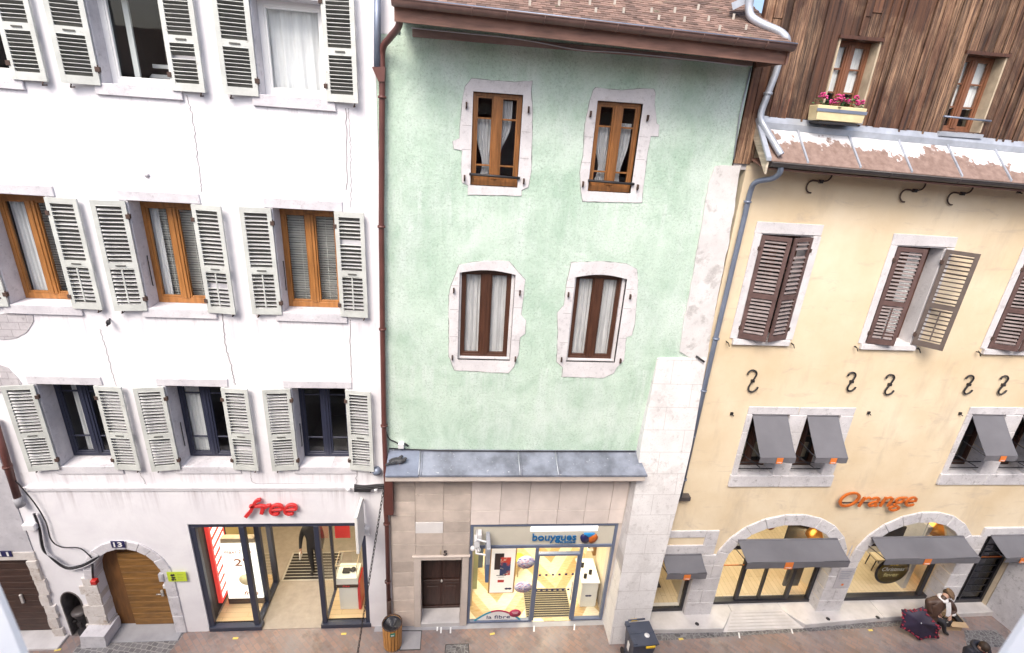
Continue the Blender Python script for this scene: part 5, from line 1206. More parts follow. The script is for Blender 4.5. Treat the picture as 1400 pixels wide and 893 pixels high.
# arcades
def ring(x0, x1, zs, rise, wd, n, parent):
    b = MB(); ai = arch(x0+.005, x1-.005, 0, zs, rise-.005, n)[2:]; ao = arch(x0-wd, x1+wd, 0, zs, rise+wd*1.05, n)[2:]
    for i in range(n):
        q = [ai[i], ai[i+1], ao[i+1], ao[i]]; cx = sum(p[0] for p in q)/4; cz = sum(p[1] for p in q)/4
        b.prism([(cx+(x-cx)*.985, cz+(z-cz)*.985) for x, z in q], -.035-random.uniform(0, .012), .38)
    return b
b = ring(6.55, 9.45, 1.80, 1.22, .30, 11, YB)
b.build('arch_stones', m_sty, YB, .012)
b = ring(10.13, 12.88, 1.80, 1.26, .30, 11, YB); b.build('arch_stones', m_sty, YB, .012)
b = MB()
def pier(x0, x1, z0, z1, n):
    z = z0
    for i in range(n):
        ze = z0+(z1-z0)*(i+1)/n+(random.uniform(-.04, .04) if i < n-1 else 0)
        if i % 2 and x1-x0 > .55: xm = x0+(x1-x0)*random.uniform(.35, .65); b.box(x0, xm-.003, -.034, .38, z+.003, ze-.003); b.box(xm+.003, x1, -.036, .38, z+.003, ze-.003)
        else: b.box(x0, x1, -.034-random.uniform(0, .006), .38, z+.003, ze-.003)
        z = ze
pier(5.86, 6.556, .10, 1.80, 4); b.prism([(5.86, 1.803), (6.248, 1.803), (6.30, 2.12), (5.86, 2.12)], -.036, .1); b.build('pier_stones', m_sty, YB, .01); b = MB()
pier(9.444, 10.136, .10, 1.80, 4); b.prism([(9.756, 1.803), (9.824, 1.803), (9.79, 2.35)], -.036, .1); b.build('pier_stones', m_sty, YB, .01); b = MB()
pier(12.874, 13.386, .10, 2.60, 6); b.build('pier_stones', m_sty, YB, .01)
MB().box(4.95, 6.22, -.03, .02, 2.14, 2.42).box(5.90, 6.22, -.034, .02, 2.425, 2.86).box(4.97, 5.895, -.03, .02, 2.66, 2.86).build('blind_lintel', m_sty, YB, .008)
MB().box(13.2, 14.6, -.05, .3, 2.60, 2.86).build('door_lintel', m_sty, YB, .01)
MB().box(5.845, 5.90, -.02, .4, .10, 2.12).build('lit_jamb', m_stp, YB)
# plinth and steps
b = MB()
def plinth(x0, x1, cut=None):
    f = lambda x: -.40+(x-5)*.021
    P = [(x0, f(x0)), (x1, f(x1)), (x1, .5), (x0, .5)]
    if cut == 'r': P = [(x0, f(x0)), (x1, -.44), (7.16, .03), (7.16, .5), (x0, .5)]
    if cut == 'l': P = [(x0, -.40), (x1, f(x1)), (x1, .5), (8.55, .5), (8.55, .03)]
    n = len(P)
    b.add([(x, y, -.05) for x, y in P]+[(x, y, .14) for x, y in P], [tuple(range(n)), tuple(range(n, 2*n))]+[(k, (k+1) % n, (k+1) % n+n, k+n) for k in range(n)])
for q in ((4.70, 6.715, 'r'), (8.925, 11.2, 'l'), (11.205, 13.3), (13.305, 14.6)): b = MB(); plinth(*q); b.build('stone_plinth', m_step, YB, .012)
MB().box(7.165, 8.545, .032, .5, -.05, .1425).build('threshold', m_step, YB, .008)
t = MB().add([(6.72, -.44, .006), (8.92, -.40, .006), (8.55, .03, .142), (7.16, .03, .142), (6.72, -.44, -.04), (8.92, -.40, -.04), (8.55, .03, -.04), (7.16, .03, -.04)], SF).build('entrance_ramp', m_step, YB)
b = MB()
for k in range(6):
    f0 = (k+.35)/6.2; f1 = f0+.055
    def pt(u, f): xa = 6.72+.44*f; xb = 8.92-.37*f; return (xa+(xb-xa)*u, -.44+.47*f, .006+.136*f+.003)
    b.add([pt(.05, f0), pt(.95, f0), pt(.95, f1), pt(.05, f1)], [(0, 1, 2, 3)])
b.build('grip_strips', M('grey grip strips', (.44, .42, .41), .7), t)
for px, py in ((953, 853), (1132, 846), (1200, 844)):
    q = G(px, py, .145); MB().lathe([(0, 0), (.05, 0), (.05, .006), (.02, .01), (0, .01)], (q.x, q.y, .14), 14).build('bollard_socket', m_iron, YB)
# right pier and rubble wall at the frame edge
MB().add([(14.425, -.02, -.1), (16, -.02, -.1), (16, -1.25, -.1), (14.60, -1.15, -.1), (14.42, -.02, 2.6), (16, -.02, 2.6), (16, -.35, 2.6), (14.46, -.30, 2.6)], SF).build('corner_pier', m_sty, YB)
# shop fronts
sf = MB(); y0, y1 = .28, .36
for x0, x1 in ((6.55, 6.70), (7.34, 7.44), (8.74, 8.84), (9.36, 9.45)): sf.box(x0, x1, y0, y1, .14, 2.1)
sf.box(7.98, 8.04, y0, y1, .14, 2.06).box(6.55, 9.45, y0-.02, y1, 1.98, 2.10).box(6.55, 9.45, y0-.03, y1+.06, .13, .22).box(7.44, 8.74, y0, y1, .22, .26)
s1 = sf.build('shopfront', m_blk, YB, .004)
MB().prism(arch(6.57, 9.43, 2.10, 2.11, .88)[1:] if False else [(6.57, .22), (9.43, .22), (9.43, 1.85)]+arch(6.57, 9.43, 0, 1.85, 1.15)[2:]+[(6.57, 1.85)][:0], .315, .322).build('shop_pane', m_sglass, s1)
MB().box(7.2, 9.2, .29, .30, 1.42, 1.45).build('orange_stripe', m_orange, s1)
MB().box(6.60, 7.30, .29, .30, 1.42, 1.45).build('orange_stripe', m_orange, s1)
sf = MB(); sf.box(10.13, 12.88, y0-.03, y1+.05, .13, .25).box(12.60, 12.72, y0, y1, .25, 2.2).box(10.13, 10.20, y0, y1, .25, 2.2).box(10.13, 12.88, y0, y1, 2.0, 2.08)
s2 = sf.build('shopfront', m_blk, YB, .004)
MB().prism([(10.15, .25), (12.86, .25)]+arch(10.15, 12.86, 0, 1.85, 1.18)[2:], .315, .322).build('shop_pane', m_sglass, s2)
sf = MB(); sf.box(4.985, 5.845, y0-.2, y1-.2, .14, .24).box(5.77, 5.845, .08, .16, .24, 2.12).box(4.985, 5.02, .08, .16, .24, 2.12).box(5.02, 5.77, .08, .16, 2.05, 2.12)
s0 = sf.build('shopfront', m_blk, YB, .004); MB().box(5.02, 5.77, .11, .118, .24, 2.05).build('shop_pane', m_sglass, s0)
sf = MB(); sf.box(13.38, 13.46, .1, .2, .14, 2.6).box(14.34, 14.42, .1, .2, .14, 2.6).box(13.46, 14.34, .1, .2, .14, .26).box(13.46, 14.34, .1, .2, 2.5, 2.6)
for k in range(9): sf.box(13.46, 14.34, .13, .17, .48+k*.235, .505+k*.235)
sf.box(13.62, 13.66, .07, .1, .26, 2.5)
s3 = sf.build('side_door', m_blk, YB, .004); MB().box(13.46, 14.34, .145, .15, .26, 2.5).build('door_pane', glass('smoked glass', (.35, .35, .37)), s3); MB().box(13.46, 14.34, .125, .13, 1.72, 1.76).build('orange_stripe', m_orange, s3)
MB().box(13.4, 14.4, .6, .65, 0, 2.7).build('door_back', m_stepg, YB)
aw = [awning(4.93, 5.90, 2.16, -.05, -.44, 1.98, .18, (5.42, .16)), awning(6.72, 9.28, 2.60, -.06, -.58, 2.42, .19, (7.75, .20)), awning(10.18, 12.68, 2.62, -.06, -.58, 2.45, .17, (11.28, .18)), awning(13.42, 14.9, 2.64, -.06, -.56, 2.40, .14, (13.88, .16))]
# shop rooms: floors, walls, ceiling panels
MB().box(4.97, 14.3, .34, 6.5, .10, .142).build('shop_floor', m_orfloor, YB)
MB().box(4.9, 13.3, 6.5, 6.6, 0, 3.6).box(4.88, 4.96, .46, 6.5, 0, 3.6).box(13.3, 13.38, .46, 6.5, 0, 3.6).box(5.92, 6.02, .46, 3, .1, 3.2).box(9.70, 9.80, .46, 2.0, .1, 3.2).build('shop_wall', m_cwall, YB)
MB().box(4.9, 13.4, .46, 6.6, 3.45, 3.5).build('shop_ceiling', m_cwall, YB)
t = MB().box(8.0, 9.6, 1.2, 4.5, 3.1, 3.2).build('ceiling_panel', m_matd, YB); MB().box(10.2, 11.0, 1.0, 4.5, 3.05, 3.15).build('ceiling_panel', m_matd, YB)
MB().box(11.2, 11.7, 1.2, 1.3, 2.2, 3.4).box(10.6, 10.75, 1.2, 1.3, 2.2, 3.4).build('ceiling_beam', m_matd, YB)
area('ceiling_lamp', (7.6, 2.2, 3.05), 2.0, 62, (1, .86, .62), 2.5); area('ceiling_lamp', (11.6, 2.2, 3.05), 1.8, 62, (1, .86, .62), 2.5); area('ceiling_lamp', (5.4, 1.2, 3.3), .6, 19, (1, .86, .62), 1.2)
def pendant(x, y, z, label):
    t = thing('pendant_lamp', (x, y, z), label, 'lamp', 'copper lamps hanging in the arched shop')
    MB().lathe([(.03, .32), (.10, .30), (.26, .12), (.30, 0), (.285, 0), (.24, .11), (.09, .28)], (x, y, z), 20).build('shade', m_copper, t)
    MB().ell((x, y, z+.06), (.07, .07, .08)).build('bulb', m_lamp, t); MB().tube([(x, y, z+.32), (x, y, 3.45)], .012, 6).build('flex', m_cable, t)
    l = bpy.data.lights.new('bulb_light', 'POINT'); l.energy = 12; l.color = (1, .75, .42); l.shadow_soft_size = .07; o = bpy.data.objects.new('bulb_light', l); o.location = (x, y, z-.06); col.objects.link(o)
q = F(1120, 730, .7); pendant(q.x, .7, q.z-.12, 'copper pendant lamp behind the left arched shop window'); q = F(1281, 722, .7); pendant(q.x, .7, q.z-.10, 'copper pendant lamp glowing behind the right arched shop window')
for (pa, pb, Y, lab) in (((1078, 722), (1113, 741), 1.0, 'black board high behind the left arched window, beside copper lamp'), ((1203, 727), (1232, 741), 1.0, 'black board high behind the right arched window')):
    qa, qb = F(*pa, Y), F(*pb, Y); t = thing('hanging_board', ((qa.x+qb.x)/2, Y, qb.z), lab, 'board')
    MB().box(qa.x, qb.x, Y, Y+.05, qb.z-.1, qa.z+.15).build('board', m_matd, t, .01); MB().tube([((qa.x+qb.x)/2, Y+.02, qa.z+.15), ((qa.x+qb.x)/2, Y+.02, 3.45)], .01, 6).build('hanging_wire', m_zincl, t)
t = thing('round_sign', (11.85, .45, .75), 'round black gold hanging sign about christmas in right arched window', 'sign')
c = F(1219, 779, .5); X = Matrix.Translation((c.x, .5, c.z)) @ Matrix.Rotation(R(90), 4, 'X')
MB().lathe([(0, 0), (.47, 0), (.49, .015), (.47, .03), (0, .03)], (0, 0, 0), 32, 0, X).build('disc', m_blk, t)
m_gold = M('dark gold glitter', (.16, .11, .015), .4, .5, 30, .2, bscale=60)
MB().lathe([(0, 0), (.42, 0), (.42, .004), (0, .004)], (0, 0, 0), 32, 0, Matrix.Translation((c.x, .4695, c.z)) @ Matrix.Rotation(R(90), 4, 'X')).build('face', m_gold, t)
b = MB(); add_text(b, 'the', c.x-.15, .460, c.z+.18, .10, .004, 0, .006, .24); b.build('lettering', m_yel, t)
b = MB(); add_text(b, 'Christmas', c.x-.33, .460, c.z-.0, .13, .004, .2, .006, .66); b.build('lettering', m_paper, t)
b = MB(); add_text(b, 'fever', c.x-.22, .460, c.z-.2, .13, .004, 0, .006, .44); b.build('lettering', M('pale gold print', (.75, .65, .3), .5, bmp=0), t)
MB().tube([(c.x+.44, .5, c.z+.1), (c.x+.48, .5, c.z+.5), (c.x+.46, .5, 3.4)], .012, 6).build('hanging_wire', m_zincl, t)
t = thing('wooden_stool', (12.3, 1.3, .142), 'low folding wooden stool behind the round black sign', 'stool')
MB().box(12.05, 12.45, 1.2, 1.5, .52, .56).build('seat', m_orfloor, t)
for x, y in ((12.08, 1.23), (12.42, 1.23), (12.08, 1.47), (12.42, 1.47)): MB().tube([(x, y, .52), (x+(.04 if x > 12.2 else -.04), y, .142)], .016, 6).build('leg', m_blk, t)
t = tag(MB().box(12.45, 12.58, .6, 2.4, .142, 2.3).build('screen_panel', m_grey), 'grey speckled partition at right of the right arched window', 'partition')
t = thing('display_table', (5.35, 1.1, .142), 'dark display stand with round orange top in small left shop window', 'display stand')
MB().box(5.15, 5.45, .9, 1.2, .142, 1.2).build('stand', m_blk, t, .01); MB().lathe([(0, 0), (.26, 0), (.26, .04), (0, .05)], (5.32, .9, 1.22), 24).build('top', m_sign_o, t)
MB().box(5.05, 5.55, .8, 1.4, .142, .16).build('foot', m_blk, t)
t = thing('payment_terminal', (9.1, .9, .142), 'black service panel with white buttons inside right door pane', 'terminal')
MB().box(8.9, 9.34, .62, .68, .30, 1.55).build('panel', M('dark grey panel', (.06, .06, .055), .4, .2), t, .005); MB().box(9.14, 9.28, .60, .62, 1.25, 1.42).build('screen', m_zincl, t); MB().box(8.98, 9.06, .60, .62, 1.28, 1.44).build('notice', m_ynot, t)
for k in range(3): tag(MB().box(7.0+k*.28, 7.2+k*.28, 3.0, 3.3, .142, .9+.2*k).build('display_block', m_wwall if k % 2 else m_tanr), ['low tan display block on the wood floor behind arch', 'white display block between two tan blocks behind arch', 'tallest tan display block furthest right behind left arch'][k], 'display block')
q = F(1052, 735, .6); t = tag(MB().lathe([(0, 0), (.13, 0), (.13, .03), (.07, .03), (.07, .04), (0, .04)], (0, 0, 0), 20, 0, Matrix.Translation((q.x, .7, 2.35)) @ Matrix.Rotation(R(80), 4, 'X')).build('orange_speaker', m_sign_o), 'small orange round fixture high behind the left arched window', 'fixture')
p = F(1137, 787, -.04); t = thing('wall_plaque', (p.x, -.04, p.z), 'grey plaque with fine print on pier between the two arches', 'sign')
MB().prism([(9.66, .96), (10.08, .96), (10.08, 1.64), (9.66, 1.64)], -.055, -.042).build('plate', m_grey, t, .004); b = MB()
for k in range(5): b.box(9.72, 10.02-.05*(k % 2), -.058, -.0555, 1.52-k*.06, 1.532-k*.06)
b.build('fine_print', m_pipeg, t); MB().box(9.86, 9.92, -.058, -.0555, 1.05, 1.11).build('red_mark', m_orange, t)
# orange lettering
vs, fs = text_mesh('Orange', 1, .001, .22, .012)
t = thing('shop_sign', (9.85, -.05, 3.7), 'orange slanting raised letters Orange on yellow wall over the arches', 'sign')
b = MB(); add_text(b, 'Orange', 8.90, -.12, 3.49, .56, .04, .24, -.006, 1.98, 0, 1.0); b.build('letters', m_sign_o, t, .005)
b = MB(); b.box(8.95, 10.86, -.09, -.075, 3.70, 3.73); b.build('support_rail', m_rust, t)
for x in (9.05, 9.6, 10.15, 10.75): MB().tube([(x, 0, 3.71), (x, -.10, 3.71)], .012, 6).build('stud', m_rust, t)

# ------------------------------------------------------------------ street things
q = G(537, 882); bx, by = q.x, q.y
t = thing('litter_bin', (bx, by, 0), 'round litter bin of orange brown wooden slats beside drainpipe', 'litter bin')
for k in range(18):
    a = 2*math.pi*k/18; X = Matrix.Translation((bx, by, 0)) @ Matrix.Rotation(a, 4, 'Z')
    MB().add([X @ Vector(p) for p in ((.185, -.028, .05), (.205, -.028, .05), (.205, .028, .05), (.185, .028, .05), (.205, -.033, .72), (.225, -.033, .72), (.225, .033, .72), (.205, .033, .72))], SF).build('slat', m_binw, t)
MB().lathe([(.185, .03), (.19, .66), (.20, .70), (.215, .70), (.21, .66)], (bx, by, 0), 28).lathe([(.0, .03), (.185, .03)], (bx, by, 0), 28).build('liner', m_blk, t)
b = MB()
b.tube([(bx+.218*math.cos(2*math.pi*k/28), by+.218*math.sin(2*math.pi*k/28), .725) for k in range(28)], .014, 6, 0, True); b.build('rim', m_rust, t)
MB().sheet(lambda u, v: (bx+.20*v*math.cos(6.283*u), by+.20*v*math.sin(6.283*u), .67-.10*(1-v)+.02*math.sin(u*25)*v), 36, 6).build('bin_bag', m_binbag, t)
X = Matrix.Translation((bx, by, 0)) @ Matrix.Rotation(R(-90+10), 4, 'Z')
MB().box(.222, .230, -.055, .055, .56, .66, 0, X).build('green_plate', M('green enamel plate', (.02, .20, .13), .4, bmp=0), t); MB().box(.2305, .232, -.035, .035, .60, .615, 0, X).box(.2305, .232, -.03, .03, .575, .585, 0, X).build('plate_print', m_paper, t)
# wheelie bin
t = thing('wheelie_bin', (4.3, -1.1, 0), 'dark blue grey wheelie bin with yellow handle by the white buttress', 'wheelie bin')
cs = [G(857, 850, 1.02), G(884, 849, 1.02), G(902, 877, 1.02), G(866, 881, 1.02)]
cx = sum(c.x for c in cs)/4; cy = sum(c.y for c in cs)/4
K = Matrix.Translation((cx, cy, 0)) @ Matrix.Rotation(R(4), 4, 'Z')
MB().add([K @ Vector(p) for p in ((-.21, -.20, .06), (.21, -.20, .06), (.21, .20, .06), (-.21, .20, .06), (-.27, -.27, .96), (.27, -.27, .96), (.27, .25, .96), (-.27, .25, .96))], [(0, 1, 2, 3), (4, 5, 6, 7), (0, 1, 5, 4), (2, 3, 7, 6), (0, 3, 7, 4), (1, 2, 6, 5)]).box(-.285, .285, -.285, -.26, .90, .96, 0, K).build('body', m_whee, t, .02)
MB().box(-.30, .30, -.31, .27, .965, 1.0, 0, K).box(-.30, .30, -.02, .0, 1.0, 1.012, 0, K).box(-.29, -.2, .17, .29, 1.0, 1.03, 0, K).box(-.29, -.2, -.28, -.14, 1.0, 1.025, 0, K).build('lid', m_whee, t, .012)
MB().box(-.02, .20, -.345, -.315, .93, .985, 0, K).build('handle', m_yel, t, .008)
MB().tube([K @ Vector((-.2, .30, 1.03)), K @ Vector((.2, .30, 1.03))], .02, 8).build('grip_bar', m_whee, t)
MB().box(-.14, .02, .28, .33, 1.0, 1.04, 0, K).build('hinge_tag', m_yel, t, .008)
for s in (-.2, .2): MB().lathe([(0, -.02), (.09, -.02), (.10, 0), (.09, .02), (0, .02)], (0, 0, 0), 18, 0, K @ Matrix.Translation((s*1.15, .24, .10)) @ Matrix.Rotation(R(90), 4, 'Y')).build('wheel', m_matd, t)
MB().lathe([(0, 0), (.06, 0), (.06, .002), (0, .002)], (0, 0, 0), 16, 0, K @ Matrix.Translation((.10, -.08, 1.002))).build('sticker', m_box, t)
MB().box(-.262, -.255, -.06, .05, .50, .72, 0, K).build('side_sticker', m_box, t)
# covers in the pavement
def cover(name, pts, label, mat, grid=False):
    P = [G(*p) for p in pts]; c = sum(P, Vector())/4; t = thing(name, (c.x, c.y, 0), label, 'cover')
    out = [(p.x, p.y) for p in P]; inn = [(c.x+(x-c.x)*.93, c.y+(y-c.y)*.9) for x, y in out]
    MB().add([(x, y, .005) for x, y in out+inn], [(i, (i+1) % 4, (i+1) % 4+4, i+4) for i in range(4)]).build('frame', m_grate, t)
    MB().add([(x, y, .0055) for x, y in inn], [(0, 1, 2, 3)]).build('lid', mat, t)
cover('inspection_cover', [(549, 862), (577, 862), (575, 889), (546, 890)], 'plain dark paved inspection cover beside slatted litter bin', m_stepg)
cover('inspection_cover', [(609, 881), (641, 880), (642, 900), (607, 901)], 'cobble filled inspection cover in pavement before the carved door', m_cob2)
# umbrella lying open
t = thing('umbrella', (11.8, -.6, 0), 'open dark purple umbrella with red flower border lying on pavement', 'umbrella')
rim_px = [(1232, 833), (1262, 829), (1287, 858), (1284, 873), (1257, 876), (1230, 858)]
zr = [.72, .92, .66, .16, .06, .26]
rim = [G(px, py, z) for (px, py), z in zip(rim_px, zr)]
cen = sum(rim, Vector())/6; nrm = (CAM-cen).normalized()*.9+Vector((0, 0, .4)); nrm.normalize(); apex = cen+nrm*.14
m_umb = M('dark purple umbrella cloth', (.030, .022, .050), .6, .25, 3, .05); m_umr = M('red floral print', (.30, .02, .045), .6, .5, 30); m_ump = M('dark plum border', (.035, .012, .035), .6, .2)
def pane(i, u, v): a = rim[i]; b_ = rim[(i+1) % 6]; e = a.lerp(b_, u); e = e+(cen-e)*.10*math.sin(math.pi*u); p = apex.lerp(e, v); return p+nrm*(.10*v*(1-v)+.0)
b = MB()
for i in range(6): b.sheet(lambda u, v: pane(i, u, v), 6, 8)
cp_ = b.build('canopy', m_umb, t)
b = MB()
for i in range(6): b.sheet(lambda u, v: pane(i, u, .86+.14*v)+nrm*.004, 6, 2)
b.build('border', m_ump, cp_)
b = MB()
for i in range(6):
    for k in range(4):
        b = MB(); p0 = pane(i, (k+.5)/4+random.uniform(-.06, .06), random.uniform(.88, .94))+nrm*.012
        for j in range(4): b.ell(p0+Vector((random.uniform(-.03, .03), random.uniform(-.03, .03), random.uniform(-.02, .02))), (.022, .022, .012), 0, 7, 4)
        b.build('printed_flower', m_umr, cp_)
for i in range(6): MB().tube([pane(i, 0, v/6)-nrm*.03 for v in range(7)], .006, 5).build('rib', m_zincl, t)
MB().tube([apex+nrm*.05, apex-nrm*.5], .010, 6).build('shaft', m_zincl, t)

# ------------------------------------------------------------------ people
def body(name, J, bones, rad, parent, region, mats, lvl=2):
    """one skinned surface over a joint skeleton; region(point) gives the material slot"""
    keys = list(J); me = bpy.data.meshes.new(name); me.from_pydata([tuple(J[k]) for k in keys], [(keys.index(a), keys.index(b)) for a, b in bones], [])
    o = bpy.data.objects.new(name, me); col.objects.link(o)
    sk = o.modifiers.new('s', 'SKIN'); sk.use_smooth_shade = True; ly = me.skin_vertices[0].data if me.skin_vertices else None
    if ly is None: bpy.context.view_layer.update()
    ly = me.skin_vertices[0].data
    for i, k in enumerate(keys):
        r = rad[k]; ly[i].radius = r if isinstance(r, tuple) else (r, r); ly[i].use_root = (k == 'pelvis')
    ss = o.modifiers.new('b', 'SUBSURF'); ss.levels = lvl; ss.render_levels = lvl
    dg = bpy.context.evaluated_depsgraph_get(); nm_ = bpy.data.meshes.new_from_object(o.evaluated_get(dg))
    o.modifiers.clear(); o.data = nm_; o.name = name
    nm_.materials.clear()
    for m in mats: nm_.materials.append(m)
    seg = [(a, b_) for a, b_ in bones]
    for p in nm_.polygons:
        c = p.center; best = None
        for a, b_ in seg:
            A, B = Vector(J[a]), Vector(J[b_]); d = B-A; tt = max(0, min(1, (c-A).dot(d)/max(1e-9, d.dot(d)))); dist = (c-(A+d*tt)).length-(0)
            if best is None or dist < best[0]: best = (dist, a, b_, tt)
        p.material_index = region(best[1], best[2], best[3]); p.use_smooth = True
    put(o, parent); return o
BONES = [('pelvis', 'belly'), ('belly', 'chest'), ('chest', 'neck'), ('neck', 'head'), ('head', 'crown')]
RAD = dict(pelvis=(.17, .13), belly=(.165, .125), chest=(.185, .135), neck=.06, head=(.085, .10), crown=(.06, .07))
for s in 'LR':
    BONES += [('chest', 'sh'+s), ('sh'+s, 'el'+s), ('el'+s, 'wr'+s), ('wr'+s, 'pa'+s), ('pelvis', 'hi'+s), ('hi'+s, 'kn'+s), ('kn'+s, 'an'+s), ('an'+s, 'to'+s)]
    RAD.update({'sh'+s: .085, 'el'+s: .058, 'wr'+s: .036, 'pa'+s: (.04, .022), 'hi'+s: .10, 'kn'+s: .068, 'an'+s: .045, 'to'+s: (.045, .035)})
    for f in range(5):
        BONES += [('pa'+s, 'f%d%sa' % (f, s)), ('f%d%sa' % (f, s), 'f%d%sb' % (f, s))]; RAD['f%d%sa' % (f, s)] = .010; RAD['f%d%sb' % (f, s)] = .008
def hands(J, s, dirv, side, curl):
    """palm and five unequal bent fingers from the wrist along dirv"""
    d = Vector(dirv).normalized(); sd = Vector(side).normalized(); cu = Vector(curl).normalized(); w = Vector(J['wr'+s]); J['pa'+s] = w+d*.065
    for f, (off, ln) in enumerate(((-.030, .065), (-.010, .078), (.010, .072), (.028, .056))):
        a = J['pa'+s]+sd*off+d*ln*.62+cu*.008; J['f%d%sa' % (f, s)] = a; J['f%d%sb' % (f, s)] = a+d*ln*.42+cu*ln*.5
    a = w+d*.045-sd*.05+cu*.012; J['f4%sa' % s] = a; J['f4%sb' % s] = a+d*.035-sd*.012+cu*.02
m_skin = M('skin', (.50, .30, .22), .55, .08, 6); m_coat = M('dark brown leather coat', (.075, .042, .030), .45, .25, 5, .2, bscale=18)
m_trou = M('charcoal trousers', (.03, .03, .036), .8, .15); m_shoe = M('black shoes', (.02, .018, .018), .4, .1)
m_hat = M('brown tweed cap', (.17, .105, .06), .85, .3, 22, .2); m_scarf = M('white scarf', (.72, .70, .70), .85, .1, 8, .3, bscale=30)
m_hair = M('brown hair', (.04, .024, .015), .6, .3, 20, .2); m_black = M('black cloth', (.016, .016, .020), .8, .2, 5, .1); m_navyc = M('black padded coat', (.018, .018, .028), .55, .3, 6, .2, bscale=10)
def region(a, b, t):
    if b in ('head', 'crown') or a == 'head': return 1 if not (b == 'head' and t < .3) else 0
    if b[:2] in ('pa',) or b[0] == 'f' or a[:2] == 'pa': return 1
    if a[:2] == 'hi' or (a[:2] == 'kn'): return 2
    if a[:2] == 'an': return 3
    return 0
def V(*a): return Vector(a)
def face(parent, head, fwd, up, skin, k=1.0):
    fw = fwd.normalized(); u = (up-fw*up.dot(fw)).normalized(); sd = fw.cross(u)
    Mx = Matrix((sd, fw, u)).transposed().to_4x4(); Mx.translation = head
    MB().add([Mx @ Vector(p) for p in ((-.012, .085, .02), (.012, .085, .02), (.017, .09, -.03), (-.017, .09, -.03), (0, .122, -.028))], [(0, 1, 4), (1, 2, 4), (2, 3, 4), (3, 0, 4), (0, 1, 2, 3)]).build('nose', skin, parent)
    for s in (-1, 1):
        MB().ell(Mx @ Vector((s*.033, .082, .015)), (.012, .012, .010), 0, 10, 6).build('eye', m_ink, parent); MB().ell(Mx @ Vector((s*.088, .0, -.01)), (.014, .022, .034), 0, 10, 6).build('ear', skin, parent)
    MB().ell(Mx @ Vector((0, .083, -.062)), (.026, .010, .007), 0, 10, 6).build('mouth', m_redbox, parent)
    return Mx
# the man looking into his bag
g0 = G(1278, 862); fx, fy = g0.x, g0.y
t = thing('person', (fx, fy, 0), 'person in brown coat, flat cap and white scarf bending over a bag', 'person')
J = {k: G(*q) for k, q in dict(pelvis=(1271, 842, .56), belly=(1274, 834, .72), chest=(1280, 824, .93), neck=(1289, 818, 1.08), head=(1296, 812, 1.17), crown=(1300, 807, 1.27),
     shR=(1268, 822, .97), shL=(1300, 823, .96), elR=(1271, 837, .72), elL=(1306, 836, .74), wrR=(1284, 837, .72), wrL=(1298, 839, .72),
     hiR=(1267, 846, .52), hiL=(1278, 844, .52), knR=(1277, 853, .56), knL=(1290, 850, .56), anR=(1279, 868, .10), anL=(1291, 864, .10), toR=(1284, 873, .05), toL=(1297, 868, .05)).items()}
sq = J['pelvis']; t0 = thing('folding_stool', (sq.x, sq.y, 0), 'low dark stool under the person in flat cap, half hidden by umbrella', 'stool')
MB().box(sq.x-.20, sq.x+.20, sq.y-.16, sq.y+.16, .38, .42).build('seat', m_matd, t0, .01)
for dx in (-.16, .16):
    for dy in (-.12, .12): MB().tube([(sq.x+dx, sq.y+dy, .38), (sq.x+dx*1.1, sq.y+dy*1.1, .0)], .014, 6).build('leg', m_iron, t0)
hip = J['pelvis']
hands(J, 'L', (-.3, -.7, -.5), (.6, -.3, 0), (-.3, 0, -.8)); hands(J, 'R', (.5, -.2, -.7), (.4, -.6, 0), (.3, .2, -.8))
rd = dict(RAD); rd.update(chest=(.165, .13), belly=(.16, .13), pelvis=(.165, .13), shL=.085, shR=.085, elL=.062, elR=.062, wrL=.04, wrR=.04)
body('body', J, BONES, rd, t, region, [m_coat, m_skin, m_trou, m_shoe])
hv = J['head']; fw = V(.35, -.6, -.55); Mx = face(t, hv, fw, V(.2, -.3, 1), m_skin)
MB().ell((0, -.01, .07), (.108, .125, .055), 0, 18, 9, Mx).ell((0, .085, .050), (.085, .07, .014), 0, 16, 6, Mx).build('cap', m_hat, t)
MB().ell((0, -.03, .005), (.092, .09, .09), 0, 14, 9, Mx).build('hair', m_hair, t)
nk = J['neck']
b = MB(); b.tube([nk+V(.085*math.cos(a)+.0, .085*math.sin(a), .02*math.sin(a)-.005) for a in [k*6.283/14 for k in range(14)]], .042, 8, 0, True)
b.sheet(lambda u, v: nk+V(.02, -.14, 0)+V((u-.5)*.13+.05*v, -.04*v-.05*math.sin(v*2), -.36*v+.012*math.sin(u*9)), 6, 10); b.sheet(lambda u, v: nk+V(.02, -.13, 0)+V((u-.5)*.13+.05*v, -.04*v-.05*math.sin(v*2), -.36*v+.012*math.sin(u*9)), 6, 10)
b.build('scarf', m_scarf, t)
b = MB().lathe([(.155, .0), (.175, -.08), (.185, -.17), (.17, -.17), (.16, -.08)], (0, 0, 0), 20, 0, Matrix.Translation(hip+V(.0, .0, .08)) @ Matrix.Diagonal((1, .9, 1, 1))); b.build('coat_skirt', m_coat, t)
hb = (J['paL']+J['paR'])/2+V(.02, -.02, -.06); t2 = thing('handbag', tuple(hb), 'small black handbag held open in front of the brown coat', 'bag')
MB().add([hb+V(*p) for p in ((-.13, -.05, -.24), (.13, -.09, -.24), (.13, .0, -.24), (-.13, .05, -.24), (-.14, -.055, -.02), (.14, -.095, -.02), (.14, .02, -.02), (-.14, .06, -.02))], SF).build('bag_body', m_matd, t2, .015)
